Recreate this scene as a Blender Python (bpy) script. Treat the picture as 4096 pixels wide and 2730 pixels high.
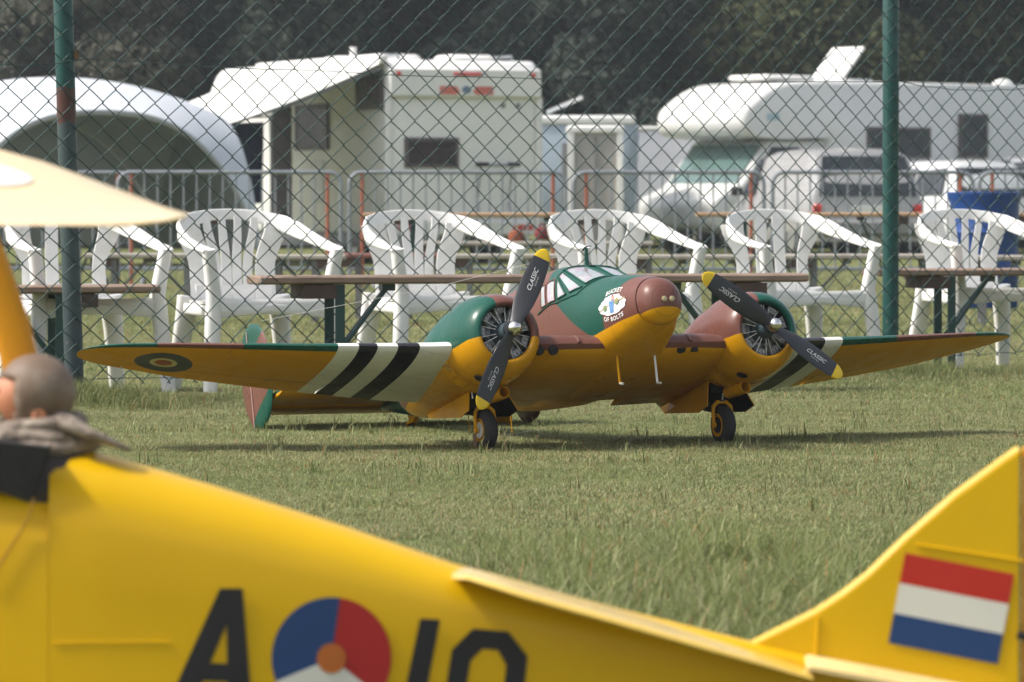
import bpy, math, random
import numpy as np
from math import sin, cos, pi, radians, sqrt, atan2
from mathutils import Vector, Matrix
random.seed(7); rng = np.random.default_rng(11)
SC = bpy.context.scene; COL = SC.collection
for o in list(bpy.data.objects): bpy.data.objects.remove(o)

# ------------------------------------------------------------------ camera
CAMH = 0.82
cam = bpy.data.cameras.new("camera"); camo = bpy.data.objects.new("camera", cam); COL.objects.link(camo)
camo.location = (0, 0, CAMH); camo.rotation_euler = (radians(90 - 1.709), 0, 0)
cam.sensor_width = 36; cam.lens = 158.2; cam.clip_start = 0.1; cam.clip_end = 3000
cam.dof.use_dof = True; cam.dof.focus_distance = 15.25; cam.dof.aperture_fstop = 9.2
SC.camera = camo
# ------------------------------------------------------------------ light
SUN = Vector((-0.85, -0.14, 1.0)).normalized()
w = bpy.data.worlds.new("World"); SC.world = w; w.use_nodes = True
nt = w.node_tree; bg = nt.nodes["Background"]; sky = nt.nodes.new("ShaderNodeTexSky")
sky.sky_type = 'NISHITA'; sky.sun_disc = False
sky.sun_elevation = math.asin(SUN.z); sky.sun_rotation = atan2(SUN.x, SUN.y)
sky.air_density = 1.0; sky.dust_density = 3.5; sky.ozone_density = 1.0
hs = nt.nodes.new("ShaderNodeHueSaturation"); hs.inputs["Saturation"].default_value = .42      # milky, hazy summer sky
nt.links.new(sky.outputs[0], hs.inputs["Color"]); nt.links.new(hs.outputs[0], bg.inputs[0]); bg.inputs[1].default_value = 0.14
sl = bpy.data.lights.new("sun", 'SUN'); sl.energy = 2.75; sl.angle = radians(6); sl.color = (1.0, 0.94, 0.84)
so = bpy.data.objects.new("sun", sl); COL.objects.link(so); so.location = (0, 0, 30)
so.rotation_euler = SUN.to_track_quat('Z', 'Y').to_euler()
SC.view_settings.view_transform = 'Standard'; SC.view_settings.look = 'None'
SC.view_settings.exposure = 0.68; SC.view_settings.gamma = 1; SC.view_settings.use_curve_mapping = False
SC.render.engine = 'CYCLES'
SC.cycles.max_bounces = 6; SC.cycles.transparent_max_bounces = 16

# ------------------------------------------------------------------ material helpers
def lin(r, g, b):
    f = lambda c: (c / 255 / 12.92) if c / 255 < .04045 else ((c / 255 + .055) / 1.055) ** 2.4
    return (f(r), f(g), f(b))
class V:
    """a float node socket with arithmetic"""
    def __init__(s, t, x): s.t = t; s.x = x
    def _m(s, op, o=None, c=None):
        n = s.t.nodes.new("ShaderNodeMath"); n.operation = op
        for i, v in enumerate((s, o, c)):
            if v is None: continue
            if isinstance(v, V): s.t.links.new(v.x, n.inputs[i])
            else: n.inputs[i].default_value = v
        return V(s.t, n.outputs[0])
    def __add__(s, o): return s._m('ADD', o)
    __radd__ = __add__
    def __sub__(s, o): return s._m('SUBTRACT', o)
    def __mul__(s, o): return s._m('MULTIPLY', o)
    __rmul__ = __mul__
    def gt(s, o): return s._m('GREATER_THAN', o)
    def lt(s, o): return s._m('LESS_THAN', o)
    def mx(s, o): return s._m('MAXIMUM', o)
    def mn(s, o): return s._m('MINIMUM', o)
    def abs(s): return s._m('ABSOLUTE')
    def inv(s): return (s * -1.0) + 1.0
    def sq(s): return s * s
    def smooth(s, a, b):
        n = s.t.nodes.new("ShaderNodeMapRange"); n.interpolation_type = 'SMOOTHSTEP'
        s.t.links.new(s.x, n.inputs[0]); n.inputs[1].default_value = a; n.inputs[2].default_value = b
        return V(s.t, n.outputs[0])
class Mat:
    def __init__(s, name, rough=.5, spec=.5, metal=0., coat=0.):
        s.m = bpy.data.materials.new(name); s.m.use_nodes = True; s.t = s.m.node_tree
        s.b = s.t.nodes["Principled BSDF"]; s.b.inputs["Roughness"].default_value = rough
        s.b.inputs["Specular IOR Level"].default_value = spec; s.b.inputs["Metallic"].default_value = metal
        s.b.inputs["Coat Weight"].default_value = coat; s.b.inputs["Coat Roughness"].default_value = .12
        tc = s.t.nodes.new("ShaderNodeTexCoord"); s.co = tc.outputs["Object"]
        s.info = None
    def xyz(s):
        n = s.t.nodes.new("ShaderNodeSeparateXYZ"); s.t.links.new(s.co, n.inputs[0])
        return [V(s.t, n.outputs[i]) for i in range(3)]
    def world(s):
        g = s.t.nodes.new("ShaderNodeNewGeometry"); s.co = g.outputs["Position"]; return s
    def noise(s, scale, detail=4, rough=.55, stretch=None):
        n = s.t.nodes.new("ShaderNodeTexNoise"); n.inputs["Scale"].default_value = scale
        n.inputs["Detail"].default_value = detail; n.inputs["Roughness"].default_value = rough
        if stretch:
            mp = s.t.nodes.new("ShaderNodeMapping"); mp.inputs["Scale"].default_value = stretch
            s.t.links.new(s.co, mp.inputs[0]); s.t.links.new(mp.outputs[0], n.inputs["Vector"])
        else: s.t.links.new(s.co, n.inputs["Vector"])
        return V(s.t, n.outputs["Fac"])
    def rnd(s):
        n = s.t.nodes.new("ShaderNodeObjectInfo"); return V(s.t, n.outputs["Random"])
    def rgb(s, c):
        n = s.t.nodes.new("ShaderNodeRGB"); n.outputs[0].default_value = (*c, 1); return n.outputs[0]
    def mix(s, fac, a, b, mode='MIX'):
        n = s.t.nodes.new("ShaderNodeMix"); n.data_type = 'RGBA'; n.blend_type = mode
        if isinstance(fac, V): s.t.links.new(fac.x, n.inputs[0])
        else: n.inputs[0].default_value = fac
        for i, c in ((6, a), (7, b)):
            if isinstance(c, tuple): n.inputs[i].default_value = (*c, 1)
            else: s.t.links.new(c, n.inputs[i])
        return n.outputs[2]
    def color(s, c):
        if isinstance(c, tuple): s.b.inputs["Base Color"].default_value = (*c, 1)
        else: s.t.links.new(c, s.b.inputs["Base Color"])
        return s
    def link(s, v, name): s.t.links.new(v.x, s.b.inputs[name]); return s
    def bump(s, v, strength=.2, dist=.01):
        n = s.t.nodes.new("ShaderNodeBump"); n.inputs["Strength"].default_value = strength; n.inputs["Distance"].default_value = dist
        s.t.links.new(v.x, n.inputs["Height"]); s.t.links.new(n.outputs[0], s.b.inputs["Normal"]); return s
    def wear(s, c, amt=.25, scale=6., dark=(.0, .0, .0)):
        n1 = s.noise(scale, 6, .65).smooth(.45, .75) * amt
        return s.mix(n1, c, dark)
def simple(name, c, rough=.5, spec=.5, metal=0., coat=0., dirt=.18, scale=8., dcol=None, bump=0.):
    m = Mat(name, rough, spec, metal, coat)
    dcol = dcol or tuple(x * .45 for x in c)
    m.color(m.mix(m.noise(scale, 6, .65).smooth(.42, .8) * dirt * 2, c, dcol))
    m.link(m.noise(scale * 2.3, 4).smooth(.3, .8) * .18 + (rough - .06), "Roughness")
    if bump: m.bump(m.noise(scale * 6, 4), bump, .004)
    return m.m
# ------------------------------------------------------------------ mesh helpers
class MB:
    def __init__(s): s.v = []; s.f = []; s.mi = []
    def add(s, vs, fs, mi=0):
        o = len(s.v); s.v += [tuple(p) for p in vs]; s.f += [tuple(i + o for i in f) for f in fs]
        s.mi += ([mi] * len(fs) if isinstance(mi, int) else list(mi)); return s
    def loft(s, rings, cap=(True, True), closed=True, mi=0):
        n = len(rings[0]); o = len(s.v); vs = [p for r in rings for p in r]; fs = []; ms = []
        m = n if closed else n - 1
        for i in range(len(rings) - 1):
            for j in range(m):
                k = (j + 1) % n
                fs.append((i * n + j, i * n + k, (i + 1) * n + k, (i + 1) * n + j)); ms.append(mi[j] if isinstance(mi, (list, tuple)) else mi)
        base = mi[0] if isinstance(mi, (list, tuple)) else mi
        if cap[0]: fs.append(tuple(range(n))[::-1]); ms.append(base)
        if cap[1]: fs.append(tuple((len(rings) - 1) * n + j for j in range(n))); ms.append(base)
        return s.add(vs, fs, ms)
    def box(s, x0, x1, y0, y1, z0, z1, mi=0, b=0.):
        if b <= 0:
            vs = [(x, y, z) for z in (z0, z1) for y in (y0, y1) for x in (x0, x1)]
            return s.add(vs, [(0, 2, 3, 1), (4, 5, 7, 6), (0, 1, 5, 4), (2, 6, 7, 3), (0, 4, 6, 2), (1, 3, 7, 5)], mi)
        def ring(z, i):
            X0, X1, Y0, Y1 = x0 + i, x1 - i, y0 + i, y1 - i
            c = b * .7
            return [(X0 + c, Y0, z), (X1 - c, Y0, z), (X1, Y0 + c, z), (X1, Y1 - c, z), (X1 - c, Y1, z), (X0 + c, Y1, z), (X0, Y1 - c, z), (X0, Y0 + c, z)]
        return s.loft([ring(z0, b), ring(z0 + b, 0), ring(z1 - b, 0), ring(z1, b)], mi=mi)
    def tube(s, pts, r, n=8, cap=True, mi=0, flat=1., up=None):
        P = [Vector(p) for p in pts]; R = r if isinstance(r, (list, tuple)) else [r] * len(P)
        rings = []; prev = None
        for i, p in enumerate(P):
            d = (P[min(i + 1, len(P) - 1)] - P[max(i - 1, 0)]).normalized()
            u = Vector(up) if up else (prev if prev else (Vector((0, 0, 1)) if abs(d.z) < .9 else Vector((1, 0, 0))))
            a = (u - d * u.dot(d)).normalized(); b_ = d.cross(a); prev = a
            rings.append([p + (a * cos(2 * pi * k / n) * flat + b_ * sin(2 * pi * k / n)) * R[i] for k in range(n)])
        return s.loft(rings, (cap, cap), mi=mi)
    def sweep(s, pts, wid, hei, up=(0, 0, 1), n=12, e=3.5, mi=0, ups=None):
        """superellipse section: wid across, hei along up"""
        P = [Vector(p) for p in pts]; rings = []
        for i, p in enumerate(P):
            d = (P[min(i + 1, len(P) - 1)] - P[max(i - 1, 0)]).normalized()
            u = Vector(ups[i] if ups else up); u = (u - d * u.dot(d)).normalized(); a = d.cross(u)
            W = wid[i] if isinstance(wid, (list, tuple)) else wid; H = hei[i] if isinstance(hei, (list, tuple)) else hei
            rg = []
            for k in range(n):
                t = 2 * pi * (k + .5) / n; c_, s_ = cos(t), sin(t)
                rg.append(p + a * (W / 2 * math.copysign(abs(c_) ** (2 / e), c_)) + u * (H / 2 * math.copysign(abs(s_) ** (2 / e), s_)))
            rings.append(rg)
        return s.loft(rings, mi=mi)
    def lathe(s, prof, axis='z', c=(0, 0, 0), n=24, mi=0, cap=(True, True), ph=0.):
        rings = []
        for (h, r) in prof:
            rg = []
            for k in range(n):
                t = 2 * pi * k / n + ph; a, b_ = r * cos(t), r * sin(t)
                q = {'z': (a, b_, h), 'x': (h, a, b_), 'y': (b_, h, a)}[axis]
                rg.append((q[0] + c[0], q[1] + c[1], q[2] + c[2]))
            rings.append(rg)
        return s.loft(rings, cap, mi=mi)
    def poly(s, pts, thick, nrm=(0, 0, 1), mi=0):
        """extruded polygon"""
        P = [Vector(p) for p in pts]; N = Vector(nrm).normalized() * thick; n = len(P)
        return s.add([*P, *[p + N for p in P]], [tuple(range(n))[::-1], tuple(range(n, 2 * n))] + [(i, (i + 1) % n, (i + 1) % n + n, i + n) for i in range(n)], mi)
    def xf(s, M):
        s.v = [tuple(M @ Vector(p)) for p in s.v]; return s
    def mesh(s, name, mats, smooth=True, ang=35):
        me = bpy.data.meshes.new(name); me.from_pydata(s.v, [], s.f)
        for m in (mats if isinstance(mats, (list, tuple)) else [mats]): me.materials.append(m)
        me.polygons.foreach_set("material_index", s.mi)
        me.validate(); me.update()
        if smooth:
            me.shade_smooth()
            if ang: me.set_sharp_from_angle(angle=radians(ang))
        return me
    def build(s, name, mats, parent=None, smooth=True, ang=35, label=None):
        return put(name, s.mesh(name, mats, smooth, ang), parent, label)
def put(name, me, parent=None, label=None):
    o = bpy.data.objects.new(name, me); COL.objects.link(o)
    if parent: o.parent = parent
    if label: o["label"] = label
    return o
def thing(name, label, cat, loc=(0, 0, 0), rz=0., group=None, rot=None):
    o = bpy.data.objects.new(name, None); COL.objects.link(o); o.empty_display_size = .1
    o.location = loc; o.rotation_euler = rot if rot else (0, 0, rz); o["label"] = label; o["category"] = cat
    if group: o["group"] = group
    return o
def tag(o, label, cat, group=None):
    o["label"] = label; o["category"] = cat
    if group: o["group"] = group
    return o
def copy_tree(o, parent=None):
    c = o.copy(); COL.objects.link(c); c.parent = parent
    for ch in list(o.children): copy_tree(ch, c)
    return c
def node(parent, name, loc=(0, 0, 0), rot=(0, 0, 0)):
    o = bpy.data.objects.new(name, None); COL.objects.link(o); o.parent = parent; o.location = loc; o.rotation_euler = rot; return o
def X(px, s): return (px - 512) / s          # 1024-wide picture column -> metres at scale s (pixels per metre)
def D(s): return 4500. / s
def Z(py, s): return CAMH + (207 - py) / s
def interp(x, xs, ys): return float(np.interp(x, xs, ys))
def text_mesh(txt, size, shear=0., spacing=1., name="text", bold=0.):
    c = bpy.data.curves.new(name, 'FONT'); c.body = txt; c.size = size; c.shear = shear; c.space_character = spacing
    c.align_x = 'CENTER'; c.align_y = 'CENTER'; c.resolution_u = 3; c.offset = bold
    o = bpy.data.objects.new(name, c); me = bpy.data.meshes.new_from_object(o)
    vs = [tuple(v.co) for v in me.vertices]; fs = [tuple(p.vertices) for p in me.polygons]
    bpy.data.objects.remove(o); bpy.data.curves.remove(c); bpy.data.meshes.remove(me)
    return vs, fs
# ================================================================== terrain
def fence_line(x): return 18.9 + (x + 1.81) * (3.4 / 3.72)
def hgt(x, y):
    x = np.asarray(x, float); y = np.asarray(y, float)
    ss = lambda t: np.clip(t, 0, 1) ** 2 * (3 - 2 * np.clip(t, 0, 1))
    h = -.02 * ss((y - 15.7) / 1.0)
    fl = 18.9 + (x + 1.81) * (3.4 / 3.72)
    d = y - fl
    h = h - .03 * ss((d + .2) / .6) + .05 * ss((y - 32) / 10)
    left = ss((-x - .3) / 1.5)
    h = h + np.exp(-(d / .45) ** 2) * (.028 + .022 * left)
    h = h + .006 * np.sin(x * 2.1 + y * .7) * np.sin(y * 1.7 - x * .6) * ss((y - 8) / 4)
    return h
def H(x, y): return float(hgt(x, y))
gm = Mat("lawn_soil", .95, .1).world()
gc = gm.mix(gm.noise(1.3, 5).smooth(.35, .65), (.12, .145, .048), (.21, .205, .09))
gc = gm.mix(gm.noise(.35, 3).smooth(.45, .65) * .5, gc, (.085, .12, .03))
gc = gm.mix(gm.noise(40, 3).smooth(.4, .7) * .45, gc, (.05, .06, .02))
gm.color(gc); gm.bump(gm.noise(60, 4), .5, .02)
ys = np.concatenate([np.arange(2, 30, .25), np.arange(30, 120, 3.), np.array([120, 160, 240, 400, 800, 1600.])])
xs = np.concatenate([-np.geomspace(5, 900, 16)[::-1], np.arange(-4.75, 4.8, .25), np.geomspace(5, 900, 16)])
gx, gy = np.meshgrid(xs, ys); gz = hgt(gx, gy)
vs = np.stack([gx, gy, gz], -1).reshape(-1, 3); nx = len(xs); fs = []
for j in range(len(ys) - 1):
    for i in range(nx - 1):
        a = j * nx + i; fs.append((a, a + 1, a + nx + 1, a + nx))
g = MB().add(vs, fs); go = g.build("ground", gm.m, ang=0); go["kind"] = "structure"
# ================================================================== twin-engined model aircraft
YEL = (.60, .28, .003); GRN = (.006, .072, .050); BRN = (.150, .060, .046); WHT = (.72, .71, .66); BLK = (.018, .018, .022)
def camo_mat(name, build, rough=.33):
    m = Mat(name, rough + .08, 0.22 if 'lower' not in name else .12, coat=.14 if 'lower' not in name else 0.); m.b.inputs['Coat Roughness'].default_value = .38
    x, y, z = m.xyz(); c = build(m, x, y, z)
    n = m.noise(9, 6, .7).smooth(.5, .8) * .3
    c = m.mix(n, c, (.09, .05, .015)); c = m.mix(m.noise(90, 3, .7).smooth(.62, .7) * .22, c, (.03, .02, .01))
    c = m.mix(m.noise(55, 5, .75).gt(.735) * .75, c, (.50, .50, .46))
    ln = ((x * 5.2 + .13)._m('FRACT') - .5).abs().gt(.4935) * .32
    c = m.mix(ln, c, (.03, .025, .015))
    m.color(c); m.link(m.noise(14, 4).smooth(.3, .8) * .22 + (rough - .08), "Roughness")
    m.bump(m.noise(35, 3) * .5 + ln * -2., .12, .004)
    return m.m
def fus_paint(m, x, y, z):
    n = m.noise(16, 2)
    n = (n - .5) * .012
    yl = z + n * .35 - (x * .135 + .303)
    # green patch ahead of the cabin (curved rear edge, slanted front edge)
    e = ((x - .36) * 2.15).sq() + ((z - .60) * 1.75).sq()
    rear = (x - (z - .50) * -1.35 - .012 - ((z - .42) * 1.).sq() * 2.).gt(0.)
    front = (x - .322 - (z - .395).mx(0.) * .95).lt(0.)
    green = rear * front
    aft = (x + .62 + (z - .45) * .9 + n * 3).lt(0.) * (x + 1.05 + (z - .5) * -.8).gt(0.)
    tail = (x + 1.55 + (z - .45) * .5).lt(0.)
    c = m.mix(green.mx(aft).mx(tail), BRN, GRN)
    band = x.lt(-.98) * x.gt(-1.30); bk = (x.lt(-1.045) * x.gt(-1.11)).mx(x.lt(-1.175) * x.gt(-1.24))
    c = m.mix(band, c, WHT); c = m.mix(bk, c, BLK)
    return m.mix((yl.lt(0.) * x.gt(-.42)).mx((z.lt(.26)) * x.gt(-.6)), c, YEL)
M_fus = camo_mat("fuselage_paint", fus_paint, .34)
def nac_paint(sgn):
    def f(m, x, y, z):
        n = (m.noise(20, 2) - .5) * .02
        top = m.mix((y * sgn - (.484 + (.03 if sgn < 0 else -.02)) - (x - .33) * -.15 + n).gt(0.), BRN, GRN)
        return m.mix((z + n * .4 - ((x - .328) * .15 + .327)).lt(0.), top, YEL)
    return f
M_nac = {s: camo_mat("nacelle_paint", nac_paint(s), .28) for s in (-1, 1)}
ST_P = ((.493, .733, .733), )
def stripes(m, x, y, z, base, sgn):
    a = y * sgn
    if sgn < 0:
        wt = a.lt(.993); bk = (a.gt(.736) * a.lt(.805)).mx(a.gt(.869) * a.lt(.928))
    else:
        wt = a.lt(.885); bk = a.gt(.70) * a.lt(.80)
    wt = wt * a.gt(.3)
    c = m.mix(wt, base, WHT); return m.mix(bk, c, BLK)
def wing_top(sgn):
    def f(m, x, y, z):
        a = y * sgn + (m.noise(6, 2) - .5) * .02
        g1, g2 = (1.29, 1.56) if sgn < 0 else (1.15, 1.55)
        c = m.mix(a.gt(g1) * a.lt(g2), GRN, BRN)
        c = m.mix(a.lt(.5), c, BRN)
        return stripes(m, x, y, z, c, sgn)
    return f
def wing_bot(sgn):
    def f(m, x, y, z):
        c = stripes(m, x, y, z, YEL, sgn)
        if sgn < 0:
            r = ((x + .24).sq() + (y + 1.495).sq())._m('SQRT')
            c = m.mix(r.lt(.097), c, (.06, .07, .08)); c = m.mix(r.lt(.046), c, (.50, .44, .24)); c = m.mix(r.lt(.029), c, (.30, .085, .045))  # roundel rings muted, underside shade put into their colours
        rib = ((y * 16.)._m('FRACT') - .5).abs().smooth(.46, .5) * .12
        return m.mix(rib, c, (.1, .07, .02))
    return f
M_wt = {s: camo_mat("wing_upper_paint", wing_top(s), .3) for s in (-1, 1)}
M_wb = {s: camo_mat("wing_lower_paint", wing_bot(s), .5) for s in (-1, 1)}
M_yel = simple("yellow_paint", YEL, .45, spec=.15, dirt=.2, dcol=(.2, .1, .01))
M_grn = simple("green_paint", GRN, .35, dirt=.1); M_brn = simple("brown_paint", BRN, .35, dirt=.1)
M_blk = simple("black_rubber", (.022, .021, .022), .75, dirt=.3, dcol=(.07, .06, .05), bump=.15)
M_dark = simple("black_interior", (.008, .008, .009), .8, dirt=.1)
M_metal = simple("dull_metal", (.62, .62, .58), .42, metal=.2, dirt=.4, scale=40, dcol=(.08, .08, .08))
M_chrome = simple("polished_metal", (.72, .71, .69), .16, metal=1., dirt=.1, scale=30)
M_cyl = simple("cylinder_metal", (.40, .40, .40), .5, metal=.15, dirt=.5, scale=60, dcol=(.03, .03, .03))
M_case = simple("crankcase_blue_grey", (.05, .075, .09), .4, dirt=.2)
M_prop = simple("propeller_black", (.028, .03, .036), .42, dirt=.15, scale=20)
M_ytip = simple("propeller_tip_yellow", (.72, .48, .01), .4, dirt=.12)
M_white = simple("white_print", (.75, .75, .74), .5, dirt=.05)
M_rust = simple("rusty_metal", (.16, .085, .04), .7, dirt=.5, scale=30)
gl = Mat("cockpit_film_pane", .12, .8, coat=1.)
gl.b.inputs["Coat Roughness"].default_value = .05
gx_ = gl.noise(14, 3, .6, (1, 1, .6)); gy_ = gl.noise(22, 4, .7)
pc = gl.mix(gx_.smooth(.4, .6), (.30, .35, .34), (.40, .31, .37)); pc = gl.mix(gy_.smooth(.5, .62) * .8, pc, (.46, .46, .43))
gl.color(gl.mix(gl.noise(30, 2).smooth(.52, .58) * .6, pc, (.30, .44, .42))); gl.bump(gl.noise(12, 3), .5, .01); M_pane = gl.m

PL = thing("model_aircraft", "twin engined camouflage model airplane with black and white wing stripes on the lawn", "model airplane",
           (.327, 15.359, 0.0))
fth, fpi = radians(24), radians(12.5)
fv = Vector((sin(fth), -cos(fth), 0)); av = Vector((cos(fth), sin(fth), 0)); uv = Vector((0, 0, 1))
f2 = fv * cos(fpi) + uv * sin(fpi); u2 = uv * cos(fpi) - fv * sin(fpi)
PL.rotation_euler = Matrix((f2, av, u2)).transposed().to_euler()

FST = [(.49, .408, .080, .080, .077), (.42, .408, .104, .112, .106), (.27, .405, .140, .155, .138), (.165, .402, .156, .182, .152), (-.016, .40, .236, .212, .165),
       (-.10, .40, .250, .214, .166), (-.30, .40, .251, .206, .165), (-.6, .41, .232, .180, .155), (-1.0, .43, .185, .140, .125), (-1.4, .468, .118, .113, .09),
       (-1.63, .485, .085, .087, .064), (-1.9, .50, .045, .038, .037), (-2.0, .508, .020, .018, .018)]
_fs = sorted(FST); _fx = [a[0] for a in _fs]; _fc = [[a[k] for a in _fs] for k in (1, 2, 3, 4)]
def fst(x):
    return [sum(interp(x + d, _fx, c) for d in (-.024, -.012, 0, .012, .024)) / 5 for c in _fc]
NEX = 2.3
def nexp(x, up): return 2.3 + (1.1 * min(1., max(0., (.20 - x) / .2)) * (1 if x > -.7 else max(0., (1.3 + x) / .6)) if up else .9 * min(1., max(0., (.49 - x) / .12)))
def fpt(x, phi, off=0.):
    """phi: degrees from the top, negative = camera-side flank (y<0)"""
    zc, hu, hd, ww = fst(x); t = radians(phi); c_, s_ = cos(t), sin(t)
    h = hu if c_ > 0 else hd
    n_ = nexp(x, c_ > 0)
    y = (ww + off) * math.copysign(abs(s_) ** (2 / n_), s_); z = zc + (h + off) * math.copysign(abs(c_) ** (2 / n_), c_)
    return Vector((x, y, z))
def fxz(x, z, off=.0015, side=-1):
    zc, hu, hd, ww = fst(x); h = hu if z > zc else hd
    n_ = nexp(x, z > zc)
    q = max(0., 1 - abs((z - zc) / h) ** n_)
    return Vector((x, side * (ww * q ** (1 / n_) + off), z))
def fring(x, n=48, off=0.): return [fpt(x, 360 * (k + .5) / n, off) for k in range(n)]
xsF = sorted(set([.487, .46, .42, .38, .34, .30, .26, .22, .19, .175, .16, .14, .11, .08, .05, .02, 0, -.016, -.03, -.05, -.08, -.12, -.2, -.3, -.4, -.5, -.6, -.7, -.8, -.9, -1., -1.1, -1.2, -1.3, -1.4, -1.5, -1.6, -1.7, -1.8, -1.9, -1.96, -2.0]), reverse=True)
mb = MB().loft([fring(x) for x in xsF]); mb.build("fuselage", M_fus, PL, ang=50)
# nose cone: a dome just proud of the fuselage end
rings = []
for t in np.linspace(0, 1, 12):
    k = sqrt(max(1e-4, 1 - t ** 2.3)); x = .490 + .078 * t
    zc = .408 - .012 * t
    rings.append([(x, .0785 * k * math.copysign(abs(sin(a)) ** .92, sin(a)), zc + .0815 * k * math.copysign(abs(cos(a)) ** .92, cos(a))) for a in np.linspace(0, 2 * pi, 41)[:-1]])
def nose_paint(m, x, y, z):
    return m.mix((z - (x - .49) * .10 - .369 - (y * 10).sq() * -.012).lt(0.), BRN, YEL)
MB().loft(rings).build("nose_cone", camo_mat("nose_paint", nose_paint, .32), PL, ang=50)
for y in (-.012, .016):
    l = MB().lathe([(0, .0095), (.004, .0095), (.006, .006)], 'x', (.5645, y, .402), 16).build("landing_light", simple("light_lens", (.45, .38, .2), .2, coat=.5), PL)
    MB().lathe([(0, .0115), (.003, .0115), (.003, .0095), (0, .0095)], 'x', (.5635, y, .402), 16, cap=(False, False)).build("bezel", M_brn, l)
MB().tube([(.515, -.045, .345), (.520, -.045, .343)], .003).build("screw", M_blk, PL)
# cockpit panes and frames
def patch(cs, off, nu=6, nv=6):
    """cs: TL TR BR BL in (x, phi)"""
    vs = []
    for j in range(nv + 1):
        for i in range(nu + 1):
            u, v = i / nu, j / nv
            x = (cs[0][0] * (1 - u) + cs[1][0] * u) * (1 - v) + (cs[3][0] * (1 - u) + cs[2][0] * u) * v
            p = (cs[0][1] * (1 - u) + cs[1][1] * u) * (1 - v) + (cs[3][1] * (1 - u) + cs[2][1] * u) * v
            vs.append(fpt(x, p, off))
    return vs, [(j * (nu + 1) + i, j * (nu + 1) + i + 1, (j + 1) * (nu + 1) + i + 1, (j + 1) * (nu + 1) + i) for j in range(nv) for i in range(nu)]
def edge(a, b, off=.002, n=10):
    return [fpt(a[0] + (b[0] - a[0]) * t, a[1] + (b[1] - a[1]) * t, off) for t in np.linspace(0, 1, n)]
panes = {"cabin_window": ([(-.097, 55.5), (-.066, 54), (-.042, 76.3), (-.081, 77.3)], [(-.054, 53), (-.004, 46), (.023, 72.3), (-.031, 76)]),
         "windshield_pane": ([(.004, 44.5), (.009, 45), (.086, 62.3), (.038, 70.5)], [(.006, 41), (.003, 30.5), (.156, 44), (.107, 58)], [(.004, 25), (-.012, 1.6), (.174, 1.8), (.162, 36.5)])}
for sg in (-1, 1):
    for nm, lst in panes.items():
        for cs in lst:
            c2 = [(x, p * sg) for x, p in cs]
            vs, fs = patch(c2, .0012); o = MB().add(vs, fs).build(nm, M_pane, PL, ang=0)
            fr = MB(); fm = M_brn if nm == "cabin_window" else M_grn
            for i in range(4): fr.tube(edge(c2[i], c2[(i + 1) % 4]), .0026 if nm == "cabin_window" else .0034, 6)
            fr.build("window_frame", fm, o)
sl_ = [(-.11, -81), (.033, -74.3), (.10, -66), (.151, -57.5), (.176, -39), (.188, -18), (.192, 0), (.188, 18), (.176, 39), (.151, 57.5), (.10, 66), (.033, 74.3), (-.11, 81)]
sm_ = MB().tube([p for a, b in zip(sl_, sl_[1:]) for p in edge(a, b, .0015, 6)[:-1]], .0026, 6); sm_.build("window_sill", M_grn, PL)
MB().sweep([fpt(-.012, a, .0005) for a in (-50, -38, -26, -14, 0, 14, 26, 38, 50)], .026, .006).build("canopy_bow", M_grn, PL)
MB().tube([(-.031, 0, .63), (-.028, 0, .675), (-.024, 0, .7)], [.010, .007, .0055], 10, flat=.55).build("aerial_mast", M_grn, PL)
MB().sweep([(-.055, 0, .697), (-.03, 0, .7035), (-.015, 0, .7035), (.012, 0, .699)], .008, .003).build("aerial_bar", M_blk, PL)
MB().tube([(-.055, 0, .698), (-.9, -.2, .742), (-1.75, -.55, .79)], .0007, 4).build("aerial_wire", M_metal, PL)
# nose art
def decal(poly2, name, mat, lift=.0018, parent=PL, cx=.376, cz=.418, sub=None):
    vs = [fxz(cx + u, cz + v, lift) for u, v in poly2]; n = len(vs)
    c = fxz(cx + sum(p[0] for p in poly2) / n, cz + sum(p[1] for p in poly2) / n, lift)
    mb = MB().add([*vs, c], [(i, (i + 1) % n, n) for i in range(n)])
    return mb.build(name, mat, parent, smooth=False)
M_cloud = simple("cloud_white_paint", (.74, .75, .76), .45, dirt=.05); M_buck = simple("bucket_blue_paint", (.10, .25, .50), .4, dirt=.3, scale=60, dcol=(.3, .45, .62))
M_tan = simple("tan_paint", (.45, .32, .2), .5); M_red = simple("red_paint", (.5, .05, .04), .5)
cl = []
for k in range(96):
    t = 2 * pi * k / 96; b = 1 + .085 * abs(sin(4.5 * t + .6)) + .03 * sin(3 * t)
    cl.append((.066 * b * cos(t) * (1 - .06 * sin(t)), .029 * b * sin(t) + (.007 if sin(t) > .8 else 0)))
art = decal(cl, "nose_art", M_cloud)
decal([(-.014, .012), (.013, .014), (.010, -.024), (-.008, -.026)], "bucket", M_buck, .0028, art)
decal([(-.016, .013), (.015, .015), (.015, .018), (-.016, .016)], "bucket_rim", simple("bucket_rim_blue", (.2, .35, .5), .4), .0032, art)
decal([(-.003, .017), (.012, .018), (.008, .034), (.003, .039), (-.001, .034)], "pilot_cap", M_red, .003, art)
decal([(.0, .019), (.009, .02), (.007, .030), (.002, .030)], "pilot_face", simple("skin_paint", (.7, .5, .4), .6), .0034, art)
decal([(-.065, -.012), (-.014, .002), (-.014, .006), (-.065, -.008)], "cartoon_wing", M_tan, .0026, art)
decal([(.014, .004), (.066, .014), (.066, .018), (.014, .010)], "cartoon_wing", M_tan, .0026, art)
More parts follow.
